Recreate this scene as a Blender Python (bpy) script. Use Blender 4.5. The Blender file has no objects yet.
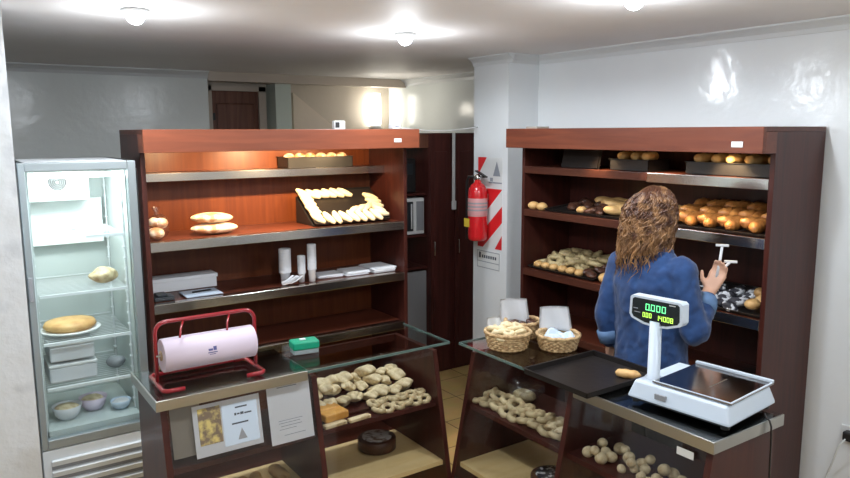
import bpy, bmesh, math, random
from mathutils import Vector, Matrix, noise, Euler
random.seed(7)
PI = math.pi
SC = bpy.context.scene
COL = SC.collection
MAT = {}

# ------------------------------------------------------------------ materials
def mat(name, col, rough=.5, metal=0, spec=.5, coat=0, emit=None, estr=0, bump=None, var=None, alpha=None, sheen=0):
    m = bpy.data.materials.new(name); m.use_nodes = True
    nt = m.node_tree; b = nt.nodes['Principled BSDF']
    b.inputs['Base Color'].default_value = (*col, 1)
    b.inputs['Roughness'].default_value = rough
    b.inputs['Metallic'].default_value = metal
    b.inputs['Specular IOR Level'].default_value = spec
    b.inputs['Coat Weight'].default_value = coat
    b.inputs['Coat Roughness'].default_value = .08
    b.inputs['Sheen Weight'].default_value = sheen
    if emit:
        b.inputs['Emission Color'].default_value = (*emit, 1)
        b.inputs['Emission Strength'].default_value = estr
    tc = nt.nodes.new('ShaderNodeTexCoord')
    if var:      # (scale, other colour, lo, hi)
        n = nt.nodes.new('ShaderNodeTexNoise'); n.inputs['Scale'].default_value = var[0]; n.inputs['Detail'].default_value = 5
        r = nt.nodes.new('ShaderNodeValToRGB')
        r.color_ramp.elements[0].position = var[2]; r.color_ramp.elements[1].position = var[3]
        r.color_ramp.elements[0].color = (*col, 1); r.color_ramp.elements[1].color = (*var[1], 1)
        nt.links.new(tc.outputs['Object'], n.inputs['Vector']); nt.links.new(n.outputs['Fac'], r.inputs['Fac'])
        nt.links.new(r.outputs['Color'], b.inputs['Base Color'])
    if bump:     # (scale, strength, distance)
        n = nt.nodes.new('ShaderNodeTexNoise'); n.inputs['Scale'].default_value = bump[0]; n.inputs['Detail'].default_value = 4
        bp = nt.nodes.new('ShaderNodeBump'); bp.inputs['Strength'].default_value = bump[1]; bp.inputs['Distance'].default_value = bump[2]
        nt.links.new(tc.outputs['Object'], n.inputs['Vector']); nt.links.new(n.outputs['Fac'], bp.inputs['Height'])
        nt.links.new(bp.outputs['Normal'], b.inputs['Normal'])
    MAT[name] = m
    return m

def wood(name, c1, c2, axis='Z', rough=.38, coat=.08, scale=1.0):
    m = mat(name, c1, rough, spec=.3, coat=coat)
    nt = m.node_tree; b = nt.nodes['Principled BSDF']
    tc = nt.nodes.new('ShaderNodeTexCoord'); mp = nt.nodes.new('ShaderNodeMapping')
    s = [14 * scale] * 3; s['XYZ'.index(axis)] = 1.1 * scale; mp.inputs['Scale'].default_value = s
    n = nt.nodes.new('ShaderNodeTexNoise'); n.inputs['Scale'].default_value = 2.2; n.inputs['Detail'].default_value = 7; n.inputs['Distortion'].default_value = .8
    r = nt.nodes.new('ShaderNodeValToRGB')
    r.color_ramp.elements[0].position = .3; r.color_ramp.elements[1].position = .72
    r.color_ramp.elements[0].color = (*c1, 1); r.color_ramp.elements[1].color = (*c2, 1)
    nt.links.new(tc.outputs['Object'], mp.inputs['Vector']); nt.links.new(mp.outputs['Vector'], n.inputs['Vector'])
    nt.links.new(n.outputs['Fac'], r.inputs['Fac']); nt.links.new(r.outputs['Color'], b.inputs['Base Color'])
    return m

def glassmat(name, tint=(.93, .97, .96), ior=1.5, rough=.015, extra=0.0):
    m = bpy.data.materials.new(name); m.use_nodes = True; nt = m.node_tree
    for n in list(nt.nodes): nt.nodes.remove(n)
    o = nt.nodes.new('ShaderNodeOutputMaterial'); mx = nt.nodes.new('ShaderNodeMixShader')
    t = nt.nodes.new('ShaderNodeBsdfTransparent'); t.inputs['Color'].default_value = (*tint, 1)
    g = nt.nodes.new('ShaderNodeBsdfGlossy'); g.inputs['Roughness'].default_value = rough
    f = nt.nodes.new('ShaderNodeLayerWeight'); f.inputs['Blend'].default_value = .5
    pw = nt.nodes.new('ShaderNodeMath'); pw.operation = 'POWER'; pw.inputs[1].default_value = 4.5
    nt.links.new(f.outputs['Facing'], pw.inputs[0])
    a = nt.nodes.new('ShaderNodeMath'); a.operation = 'MULTIPLY_ADD'; a.use_clamp = True
    a.inputs[1].default_value = .45; a.inputs[2].default_value = ((ior - 1) / (ior + 1)) ** 2 + extra
    nt.links.new(pw.outputs[0], a.inputs[0]); nt.links.new(a.outputs[0], mx.inputs['Fac'])
    nt.links.new(t.outputs[0], mx.inputs[1]); nt.links.new(g.outputs[0], mx.inputs[2]); nt.links.new(mx.outputs[0], o.inputs['Surface'])
    MAT[name] = m
    return m

def tilemat(name):
    m = mat(name, (.5, .33, .13), .22, coat=.3)
    nt = m.node_tree; b = nt.nodes['Principled BSDF']
    tc = nt.nodes.new('ShaderNodeTexCoord'); br = nt.nodes.new('ShaderNodeTexBrick')
    br.offset = 0; br.inputs['Scale'].default_value = 1
    br.inputs['Brick Width'].default_value = .33; br.inputs['Row Height'].default_value = .33
    br.inputs['Mortar Size'].default_value = .004
    br.inputs['Color1'].default_value = (.74, .50, .20, 1); br.inputs['Color2'].default_value = (.66, .43, .165, 1)
    br.inputs['Mortar'].default_value = (.22, .14, .07, 1)
    n = nt.nodes.new('ShaderNodeTexNoise'); n.inputs['Scale'].default_value = 9; n.inputs['Detail'].default_value = 6
    mx = nt.nodes.new('ShaderNodeMix'); mx.data_type = 'RGBA'; mx.blend_type = 'MULTIPLY'; mx.inputs['Factor'].default_value = .3
    nt.links.new(tc.outputs['Object'], br.inputs['Vector']); nt.links.new(tc.outputs['Object'], n.inputs['Vector'])
    nt.links.new(br.outputs['Color'], mx.inputs['A']); nt.links.new(n.outputs['Color'], mx.inputs['B'])
    nt.links.new(mx.outputs['Result'], b.inputs['Base Color'])
    return m

mat('wall_paint', (.80, .83, .85), .13, spec=.5, bump=(9, .3, .012), var=(3, (.77, .80, .82), .3, .8))
mat('wall_grey', (.78, .82, .81), .2, spec=.4, bump=(9, .25, .012), var=(2.2, (.72, .76, .75), .3, .8))
mat('wall_beige', (.46, .40, .33), .5, bump=(20, .2, .01))
mat('wall_patch', (.62, .53, .44), .5, bump=(20, .2, .01))
mat('pier_paint', (.82, .86, .90), .35, var=(5, (.68, .72, .77), .56, .66), bump=(12, .5, .01))
mat('ceiling_paint', (.84, .82, .81), .6, var=(1.6, (.76, .73, .72), .3, .8), bump=(5, .2, .01))
mat('trim_paint', (.66, .68, .69), .3)
mat('green_white', (.55, .62, .56), .4)
mat('cream_trim', (.5, .43, .36), .4)
tilemat('floor_tile')
wood('mahogany', (.040, .010, .008), (.072, .018, .012), 'Z')  # laminate darkened to stand in for shade inside the units
wood('mahogany_x', (.07, .017, .009), (.115, .029, .014), 'X')
wood('mahogany_y', (.065, .016, .009), (.105, .027, .014), 'Y')
wood('fascia_wood', (.17, .045, .022), (.25, .070, .033), 'X')  # same laminate, lightened: light on the left fascia is in the colour
wood('mahogany_lit_y', (.12, .034, .020), (.18, .052, .027), 'Y')  # same laminate for the right fascia, lightened less for its weaker light
wood('mahogany_lit_warm', (.095, .021, .006), (.15, .038, .010), 'Z', rough=.4)  # same laminate, with warm spot light partly put into its orange
wood('mahogany_dark', (.050, .013, .011), (.085, .021, .017), 'Z')
wood('door_wood', (.10, .035, .022), (.19, .08, .05), 'Z')
wood('cream_board', (.80, .58, .27), (.88, .68, .36), 'X', rough=.45, coat=.1, scale=.7)
wood('shelf_edge_wood', (.050, .016, .011), (.085, .027, .016), 'Y')
mat('steel', (.60, .57, .54), .2, 1, bump=(40, .1, .002))
mat('steel_sheet', (.34, .32, .31), .13, 1, bump=(6, .05, .004))
mat('steel_dull', (.46, .46, .44), .32, 1)
mat('chrome', (.8, .8, .8), .08, 1)
mat('alu', (.36, .41, .43), .38, .6)
mat('fridge_white', (.78, .82, .84), .3)
mat('fridge_inner', (.56, .62, .61), .4)
mat('fridge_cover', (.86, .9, .9), .4)
mat('grille_grey', (.25, .26, .28), .5)
glassmat('glass', (.94, .96, .95), 1.5, .02, .03)
glassmat('glass_front', (.92, .92, .91), 1.42, .03, .0)
glassmat('fridge_glass', (.95, .98, .98), 1.3, .02, 0)
mat('glass_edge', (.10, .15, .135), .1)
glassmat('plastic_clear', (.93, .94, .95), 1.45, .25, .06)
mat('black', (.012, .011, .011), .45)
mat('tray_black', (.022, .018, .017), .38, .3, bump=(30, .2, .004))
mat('red_enamel', (.30, .012, .02), .25, coat=.5)
mat('ext_red', (.62, .015, .02), .22, coat=.6)
mat('sign_red', (.70, .02, .025), .4)
mat('sign_white', (.74, .76, .76), .45)
mat('ext_label', (.62, .30, .30), .45)
mat('sign_grey', (.28, .29, .31), .5)
mat('paper', (.84, .86, .89), .6)
mat('paper_blue', (.56, .66, .78), .6)
mat('paper_beige', (.48, .43, .37), .7)
mat('ink', (.06, .07, .09), .6)
mat('ink_soft', (.30, .33, .38), .6)
mat('photo_print', (.18, .13, .09), .5, var=(38, (.62, .50, .18), .42, .62))
mat('roll_paper', (.72, .62, .74), .55)
mat('roll_core', (.42, .30, .2), .8)
mat('blue_ink', (.10, .10, .28), .5)
mat('green_plastic', (.0, .30, .17), .35)
mat('grey_plastic', (.25, .30, .31), .4)
mat('scale_body', (.62, .71, .82), .32)
mat('scale_dark', (.02, .025, .03), .3)
mat('screen', (.008, .014, .016), .12)
mat('led_green', (.05, .5, .1), .5, emit=(.18, 1.0, .38), estr=1.6)
mat('led_yellow', (.3, .5, .05), .5, emit=(.55, 1.0, .12), estr=1.5)
mat('yellow_tag', (.75, .55, .05), .5)
mat('bulb', (1, 1, 1), .5, emit=(.86, .93, 1.0), estr=60)
mat('cfl', (1, 1, 1), .5, emit=(1.0, .97, .86), estr=9)
mat('warm_lens', (1, 1, 1), .5, emit=(1.0, .72, .38), estr=40)
mat('fridge_tube', (1, 1, 1), .5, emit=(.95, 1.0, 1.0), estr=14)
mat('white_plastic', (.75, .76, .76), .4)
mat('cup_white', (.66, .67, .70), .5)
# food
mat('golden', (.58, .24, .06), .42, var=(22, (.26, .075, .015), .40, .66), bump=(60, .35, .003), coat=.25)
mat('golden_pale', (.72, .45, .18), .5, var=(14, (.46, .21, .06), .45, .75), bump=(60, .3, .003))
mat('dough_pale', (.78, .66, .42), .55, var=(18, (.60, .42, .18), .5, .8), bump=(50, .3, .003))
mat('dough_white', (.76, .64, .42), .6, var=(40, (.46, .32, .16), .45, .7), bump=(60, .3, .003))
mat('bread_crust', (.50, .25, .11), .6, var=(20, (.84, .68, .48), .42, .56), bump=(45, .5, .004))
mat('ring_sugar', (.52, .42, .22), .5, var=(30, (.24, .17, .08), .45, .7), bump=(70, .4, .003))
mat('ring_pale', (.62, .51, .31), .5, var=(40, (.34, .23, .11), .42, .68), bump=(70, .4, .003))
mat('choc', (.055, .022, .014), .35, var=(20, (.12, .05, .03), .4, .7), bump=(50, .3, .003))
mat('choc_sugar', (.03, .03, .04), .6, var=(34, (.72, .74, .78), .50, .56), bump=(60, .4, .003))
mat('wicker', (.60, .42, .22), .6, var=(60, (.36, .22, .10), .42, .6))
mat('sugar_top', (.55, .5, .46), .6, var=(30, (.16, .09, .06), .45, .6))
mat('orange_cake', (.70, .36, .08), .5, var=(18, (.50, .22, .04), .4, .7))
# person
mat('skin', (.62, .36, .25), .5)
mat('denim', (.006, .034, .125), .8, var=(22, (.012, .058, .19), .35, .7), bump=(260, .25, .002), sheen=.2)
mat('cuff', (.12, .22, .40), .75, bump=(260, .25, .002))
mat('trousers', (.015, .016, .022), .8)
mat('shoe', (.02, .02, .02), .4)
def hairmat():
    m = mat('hair', (.11, .045, .022), .42, spec=.5)
    nt = m.node_tree; b = nt.nodes['Principled BSDF']
    tc = nt.nodes.new('ShaderNodeTexCoord'); n = nt.nodes.new('ShaderNodeTexNoise'); n.inputs['Scale'].default_value = 26
    r = nt.nodes.new('ShaderNodeValToRGB'); e = r.color_ramp.elements
    e[0].position = .38; e[0].color = (.075, .028, .014, 1); e[1].position = .72; e[1].color = (.36, .19, .08, 1)
    nt.links.new(tc.outputs['Object'], n.inputs['Vector']); 
    sp = nt.nodes.new('ShaderNodeSeparateXYZ'); mr = nt.nodes.new('ShaderNodeMapRange')      # darker roots, sun-lightened ends
    mr.inputs['From Min'].default_value = 1.64; mr.inputs['From Max'].default_value = 1.42; mr.inputs['To Min'].default_value = -.10; mr.inputs['To Max'].default_value = .12
    ad = nt.nodes.new('ShaderNodeMath'); nt.links.new(tc.outputs['Object'], sp.inputs[0]); nt.links.new(sp.outputs['Z'], mr.inputs['Value'])
    nt.links.new(n.outputs['Fac'], ad.inputs[0]); nt.links.new(mr.outputs[0], ad.inputs[1]); nt.links.new(ad.outputs[0], r.inputs['Fac']); nt.links.new(r.outputs['Color'], b.inputs['Base Color'])
hairmat()
mat('eye_white', (.8, .8, .78), .2); mat('lip', (.45, .12, .10), .4)

# ------------------------------------------------------------------ mesh builder
class MB:
    def __init__(s): s.bm = bmesh.new()
    def box(s, a, b, bev=0, rot=None):
        a = Vector(a); b = Vector(b); c = (a + b) / 2; d = b - a
        m = Matrix.Translation(c) @ (rot.to_4x4() if rot else Matrix.Identity(4)) @ Matrix.Diagonal((abs(d.x), abs(d.y), abs(d.z), 1))
        r = bmesh.ops.create_cube(s.bm, size=1, matrix=m)
        if bev:
            es = {e for v in r['verts'] for e in v.link_edges}
            bmesh.ops.bevel(s.bm, geom=list(es), offset=bev, segments=2, affect='EDGES', profile=.5)
        return s
    def poly(s, pts, ext):      # prism: closed outline + extrusion vector
        n = len(pts); e = Vector(ext)
        A = [s.bm.verts.new(Vector(p)) for p in pts]; B = [s.bm.verts.new(Vector(p) + e) for p in pts]
        s.bm.faces.new(A); s.bm.faces.new(B[::-1])
        for i in range(n): s.bm.faces.new([A[i], B[i], B[(i + 1) % n], A[(i + 1) % n]])
        return s
    def tube(s, path, rad, seg=10, closed=False, sx=1.0):
        P = [Vector(p) for p in path]; n = len(P)
        R = rad if isinstance(rad, (list, tuple)) else [rad] * n
        rings = []; up = None
        for i in range(n):
            a = P[(i - 1) % n] if (closed or i > 0) else P[i]; b = P[(i + 1) % n] if (closed or i < n - 1) else P[i]
            t = (b - a).normalized()
            if up is None:
                up = t.orthogonal().normalized()
            up = (up - t * up.dot(t)).normalized()
            v = t.cross(up)
            rings.append([s.bm.verts.new(P[i] + (up * math.cos(2 * PI * k / seg) * sx + v * math.sin(2 * PI * k / seg)) * R[i]) for k in range(seg)])
        m = n if closed else n - 1
        for i in range(m):
            A = rings[i]; B = rings[(i + 1) % n]
            for k in range(seg): s.bm.faces.new([A[k], A[(k + 1) % seg], B[(k + 1) % seg], B[k]])
        if not closed:
            s.bm.faces.new(rings[0][::-1]); s.bm.faces.new(rings[-1])
        return s
    def lathe(s, prof, c=(0, 0, 0), seg=28, cap=True, wob=0):
        c = Vector(c); rings = []
        for r, z in prof:
            rings.append([s.bm.verts.new(c + Vector((math.cos(2 * PI * k / seg) * r, math.sin(2 * PI * k / seg) * r, z))) for k in range(seg)])
        for A, B in zip(rings, rings[1:]):
            for k in range(seg): s.bm.faces.new([A[k], A[(k + 1) % seg], B[(k + 1) % seg], B[k]])
        if cap:
            s.bm.faces.new(rings[0][::-1]); s.bm.faces.new(rings[-1])
        return s
    def sph(s, c, r, sub=3, sc=(1, 1, 1), nz=0, ns=8):
        m = Matrix.Translation(Vector(c)) @ Matrix.Diagonal((*sc, 1))
        v = bmesh.ops.create_icosphere(s.bm, subdivisions=sub, radius=r)['verts']
        for q in v:
            if nz: q.co *= 1 + nz * noise.noise(q.co * ns + Vector(c) * 9)
            q.co = m @ q.co
        return s
    def sheet(s, fn, nu, nv, th=.0015):
        g = [[s.bm.verts.new(Vector(fn(i / nu, j / nv))) for j in range(nv + 1)] for i in range(nu + 1)]
        F = []
        for i in range(nu):
            for j in range(nv): F.append(s.bm.faces.new([g[i][j], g[i + 1][j], g[i + 1][j + 1], g[i][j + 1]]))
        bmesh.ops.solidify(s.bm, geom=F, thickness=th)
        return s
    def build(s, name, material, parent=None, smooth=False, fix=True):
        bm = s.bm
        if fix: bmesh.ops.recalc_face_normals(bm, faces=bm.faces)
        if parent is not None:
            off = Vector(); p = parent
            while p: off += p.location; p = p.parent
            bmesh.ops.translate(bm, verts=bm.verts, vec=-off)
        me = bpy.data.meshes.new(name); bm.to_mesh(me); bm.free()
        if smooth:
            for p in me.polygons: p.use_smooth = True
        me.materials.append(MAT[material])
        o = bpy.data.objects.new(name, me); COL.objects.link(o)
        if parent: o.parent = parent
        return o

def tag(o, label=None, cat=None, group=None, kind=None):
    for k, v in (('label', label), ('category', cat), ('group', group), ('kind', kind)):
        if v: o[k] = v
    return o
def thing(name, label, cat, loc=(0, 0, 0), group=None):
    o = bpy.data.objects.new(name, None); COL.objects.link(o); o.location = loc
    o.empty_display_size = .05
    return tag(o, label, cat, group)
def origin(o, loc):     # move a top-level mesh's origin to loc without moving it
    loc = Vector(loc); o.data.transform(Matrix.Translation(-(loc - o.location))); o.location = loc
    return o
def dup(o, loc, rot, label, group=None):
    c = o.copy(); COL.objects.link(c); c.location = loc; c.rotation_euler = rot
    c['label'] = label
    if group: c['group'] = group
    for ch in [q for q in bpy.data.objects if q.parent == o]:
        d = ch.copy(); COL.objects.link(d); d.parent = c
    return c
def struct(mb, name, material): return tag(mb.build(name, material), kind='structure')
def box(a, b, bev=0): return MB().box(a, b, bev)

# ------------------------------------------------------------------ room
H = 2.37
struct(box((-1.7, -2.2, -.1), (4.0, 6.8, 0)), 'floor', 'floor_tile')
struct(box((-1.7, -2.2, H), (4.0, 6.8, H + .1)), 'ceiling', 'ceiling_paint')
struct(box((3.2, -2.2, 0), (3.3, 3.4, H)), 'wall_right', 'wall_paint')
struct(box((2.95, 3.4, 0), (3.7, 3.74, H)), 'wall_pillar', 'wall_paint')
struct(box((3.62, 3.74, 0), (3.72, 6.8, H)), 'wall_right_back', 'wall_grey')
struct(box((-1.7, 5.62, 0), (1.80, 5.75, H)), 'wall_back', 'wall_grey')
struct(box((1.80, 5.9, 0), (3.7, 6.0, H)), 'wall_back_recess', 'wall_beige')
struct(box((-1.7, 3.05, 0), (.243, 3.25, H)), 'wall_left_pier', 'pier_paint')
struct(box((-1.8, -2.2, 0), (-1.7, 6.8, H)), 'wall_left', 'wall_paint')
struct(box((-1.7, -2.3, 0), (4.0, -2.2, H)), 'wall_front', 'wall_paint')
def cornice(name, a, b, n):   # small quarter profile along a-b, n = direction into the room
    a = Vector(a); b = Vector(b); n = Vector(n); z = Vector((0, 0, 1)); pts = []
    for q, w in ((0, 0), (.05, 0), (.05, .008), (.03, .02), (.015, .035), (.01, .055), (0, .055)):
        pts.append(a + n * q - z * w)
    struct(MB().poly(pts, b - a), name, 'trim_paint')
cornice('trim_1', (3.2, -2.2, H), (3.2, 3.4, H), (-1, 0, 0))
cornice('trim_2', (2.95, 3.4, H), (3.2, 3.4, H), (0, -1, 0))
cornice('trim_3', (2.95, 3.35, H), (2.95, 3.74, H), (-1, 0, 0))
cornice('trim_4', (-1.7, 5.62, H), (1.80, 5.62, H), (0, -1, 0))
cornice('trim_5', (3.62, 3.74, H), (3.62, 5.9, H), (-1, 0, 0))
cornice('trim_6', (-1.7, 3.05, H), (.243, 3.05, H), (0, -1, 0))
cornice('trim_7', (1.80, 5.9, H), (3.62, 5.9, H), (0, -1, 0))
# beam, door and pier of the recess
struct(box((1.80, 5.60, 2.30), (3.62, 5.72, H)), 'trim_8', 'cream_trim')
d = struct(box((1.90, 5.86, 0), (2.30, 5.895, 2.24), .004), 'door_1', 'door_wood')
MB().box((1.94, 5.850, 1.2), (2.26, 5.862, 2.14), .008).build('door_panel', 'door_wood', d)
MB().box((1.94, 5.850, .2), (2.26, 5.862, 1.1), .008).build('door_panel', 'door_wood', d)
mb = MB()
for k in range(6): mb.box((1.905, 5.845, 1.3 + k * .14), (1.925, 5.86, 1.36 + k * .14), .003)
mb.build('lock_plate', 'black', d)
MB().tube([(2.27, 5.85, 1.05), (2.27, 5.80, 1.05), (2.20, 5.80, 1.05)], .01).build('door_handle', 'steel', d, True)
struct(MB().box((1.86, 5.84, 0), (1.90, 5.9, 2.28)).box((2.30, 5.84, 0), (2.36, 5.9, 2.28)).box((1.86, 5.84, 2.24), (2.36, 5.9, 2.28)), 'trim_9', 'cream_trim')
struct(box((2.39, 5.70, 0), (2.53, 5.9, 2.30)), 'wall_recess_pier', 'green_white')
struct(MB().poly([(2.62, 5.86, 0), (3.55, 5.86, 0), (3.55, 5.86, 1.55), (2.62, 5.86, 2.24)], (0, .04, 0)), 'wall_stair_side', 'wall_patch')

# ceiling lamps: recessed collar, holder and globe bulb
LAMPS = [((.684, 2.97), 'left ceiling bulb above the glass-door fridge', ),
         ((1.925, 2.98), 'middle ceiling bulb, above the gap between the shelving units'),
         ((2.04, 1.70), 'right ceiling bulb at the top edge, above the woman'),
         ((.72, 1.70), 'added ceiling bulb above the customer side, nearest the camera')]  # last one is an added, unseen bulb that lights the counter fronts
def make_lamp(loc, label):
    t = thing('ceiling_lamp', label, 'lamp', (*loc, H), 'ceiling bulbs')
    x, y = loc
    MB().lathe([(.045, 0), (.055, -.004), (.05, -.014), (.03, -.02), (.02, -.02)], (x, y, H)).build('collar', 'white_plastic', t, True)
    MB().lathe([(.044, -.001), (.044, -.006), (.038, -.008)], (x, y, H)).build('holder', 'white_plastic', t, True)
    MB().sph((x, y, H - .020), .036, 3, (1, 1, 1.05)).build('bulb', 'bulb', t, True)
    return t
def light(kind, name, loc, energy, col=(1, 1, 1), **kw):
    l = bpy.data.lights.new(name, kind); l.energy = energy; l.color = col
    for k, v in kw.items(): setattr(l, k, v)
    o = bpy.data.objects.new(name, l); COL.objects.link(o); o.location = loc
    return o
def aim(o, to):
    o.rotation_euler = (Vector(to) - o.location).to_track_quat('-Z', 'Y').to_euler()
CE = 1.0
lp = make_lamp(*LAMPS[0])
for (x, y), lab in LAMPS[1:]: dup(lp, (x, y, H), (0, 0, 0), lab)
def bulb_light(x, y, e):
    o = light('SPOT', 'bulb_light', (x, y, H - .065), e, (.88, .94, 1.0), spot_size=3.08, spot_blend=.25, shadow_soft_size=.03); aim(o, (x, y, 0))
    light('POINT', 'ceiling_fill', (x, y, H - .19), e * .24, (.88, .94, 1.0), shadow_soft_size=.05)  # added fill below each bulb to brighten the ceiling
for (x, y), lab in LAMPS: bulb_light(x, y, 23)
bulb_light(.6, -.3, 27)  # two added lights behind the camera, for the counter fronts
bulb_light(1.9, .2, 22)
dup(lp, (.6, -.3, H), (0, 0, 0), 'added ceiling bulb behind the viewer on the left')  # bulb bodies added to go with those two unseen lights
dup(lp, (1.9, .2, H), (0, 0, 0), 'added ceiling bulb behind the viewer on the right')

# far wall lamp
t = thing('wall_lamp', 'bright bare tube bulb in a bracket on the far back wall', 'lamp', (3.42, 5.9, 1.95))
MB().lathe([(.05, 0), (.05, .02), (.03, .04), (.02, .04)], (3.42, 5.80, 1.93), 20).build('holder', 'white_plastic', t, True)
MB().box((3.39, 5.80, 1.91), (3.45, 5.895, 1.95), .004).build('bracket', 'white_plastic', t)
mb = MB()
for k in range(4):
    a = k * PI / 2
    mb.tube([(3.42 + .03 * math.cos(a), 5.80 + .03 * math.sin(a), 1.97 + z * .07) for z in range(5)], .016, 8)
mb.build('tube', 'cfl', t, True)
light('POINT', 'wall_lamp_light', (3.25, 5.15, 2.1), 2.0, (1, .93, .8), shadow_soft_size=.06)

# ------------------------------------------------------------------ shelving units
def spot_part(loc, parent, n):
    x, y, z = loc
    s = MB().lathe([(.012, 0), (.012, -.03), (.024, -.034), (.026, -.05), (.022, -.055)], (x, y, z), 18).build('spotlight', 'chrome', parent, True)
    MB().lathe([(.014, -.0555), (.013, -.059)], (x, y, z), 14).build('lens', 'warm_lens', s, True)

# left unit (faces -Y)
X0, X1, YF, YB, ZT = .765, 2.20, 3.40, 3.80, 1.915
LU = thing('shelving_unit', 'mahogany bakery shelving unit on the left with steel shelf edges and warm-lit orange back', 'shelving unit', (1.48, 3.6, 0), 'shelving units')
box((X0, YF, 0), (X0 + .022, YB, ZT - .02), .002).build('side_panel', 'mahogany', LU)
box((X1 - .022, YF, 0), (X1, YB, ZT - .02), .002).build('side_panel', 'mahogany', LU)
box((X0 + .022, YB - .012, .08), (X1 - .022, YB, ZT - .02)).build('back_panel', 'mahogany_lit_warm', LU)
box((X0, YF - .08, ZT - .02), (X1, YB, ZT), .002).build('top_panel', 'mahogany_x', LU)
f = MB().box((X0 - .005, YF - .10, 1.812), (X1 + .02, YF - .08, ZT), .002)
f.box((X0 - .005, YF - .08, 1.812), (X0 + .017, YF, ZT - .021)).box((X1 - .002, YF - .08, 1.812), (X1 + .02, YF, ZT - .021))
f.build('fascia', 'fascia_wood', LU)
box((2.055, YF - .103, 1.845), (2.10, YF - .100, 1.865)).build('price_sticker', 'sign_white', LU)
for z, y0, th in ((1.395, YF, .045), (1.10, YF, .045), (.81, YF, .045), (.10, YF, .09), (1.705, 3.61, .042)):
    s = box((X0 + .022, y0 + .012, z - .022), (X1 - .022, YB - .012, z - .0015)).build('shelf', 'mahogany_x', LU)
    if z > .2: MB().box((X0 + .022, y0, z - th), (X1 - .022, y0 + .012, z), .002).box((X0 + .022, y0 + .012, z - .0015), (X1 - .022, y0 + .05, z)).build('edge_trim', 'steel', s)
for x in (1.02, 1.50, 1.90): spot_part((x, 3.345, 1.895), LU, 0)

# right unit (faces -X)
Y0, Y1, XF, XB = 1.59, 3.10, 2.80, 3.185
RU = thing('shelving_unit', 'mahogany bakery shelving unit on the right wall, behind the woman, full of pastries', 'shelving unit', (3.0, 2.35, 0), 'shelving units')
box((XF, Y0, 0), (XB, Y0 + .022, ZT - .02), .002).build('side_panel', 'mahogany', RU)
box((XF, Y1 - .022, 0), (XB, Y1, ZT - .02), .002).build('side_panel', 'mahogany', RU)
box((XB - .012, Y0 + .022, .08), (XB, Y1 - .022, ZT - .02)).build('back_panel', 'mahogany', RU)
box((XF - .08, Y0, ZT - .02), (XB, Y1, ZT), .002).build('top_panel', 'mahogany_y', RU)
f = MB().box((XF - .10, Y0 - .002, 1.808), (XF - .08, Y1 + .03, ZT), .002)
f.box((XF - .08, Y0 - .002, 1.808), (XF, Y0 + .02, ZT - .021)).box((XF - .08, Y1 + .008, 1.808), (XF, Y1 + .03, ZT - .021))
f.build('fascia', 'mahogany_lit_y', RU)
box((XF - .103, 1.672, 1.832), (XF - .10, 1.722, 1.855)).build('price_sticker', 'sign_white', RU)
for z in (1.455, 1.108, .78, .10, 1.702):
    s = box((XF + .012, Y0 + .022, z - .022), (XB - .012, Y1 - .022, z - .0015)).build('shelf', 'mahogany_y', RU)
    if z > .2:
        MB().box((XF, Y0 + .022, z - .045), (XF + .012, 2.22, z), .002).build('edge_trim', 'steel', s)
        MB().box((XF, 2.221, z - .04), (XF + .012, Y1 - .022, z), .002).build('wooden_edge', 'shelf_edge_wood', s)
for y in (2.53, 2.15, 1.82): spot_part((2.765, y, 1.893), RU, 0)

WARM = (1.0, .70, .38)
def spot(loc, to, e, size=2.0, blend=.8, col=WARM):
    o = light('SPOT', 'cabinet_spot_light', loc, e, col, spot_size=size, spot_blend=blend, shadow_soft_size=.015); aim(o, to)
for x, e_ in ((1.02, 26), (1.50, 62), (1.90, 17)): spot((x, 3.345, 1.833), (x + .02, 3.74, 1.50), e_, 2.3)
for y, e_ in ((2.53, 9), (2.15, 13), (1.82, 22)): spot((2.765, y, 1.832), (2.98, y, 1.42), e_, 1.55)

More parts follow.
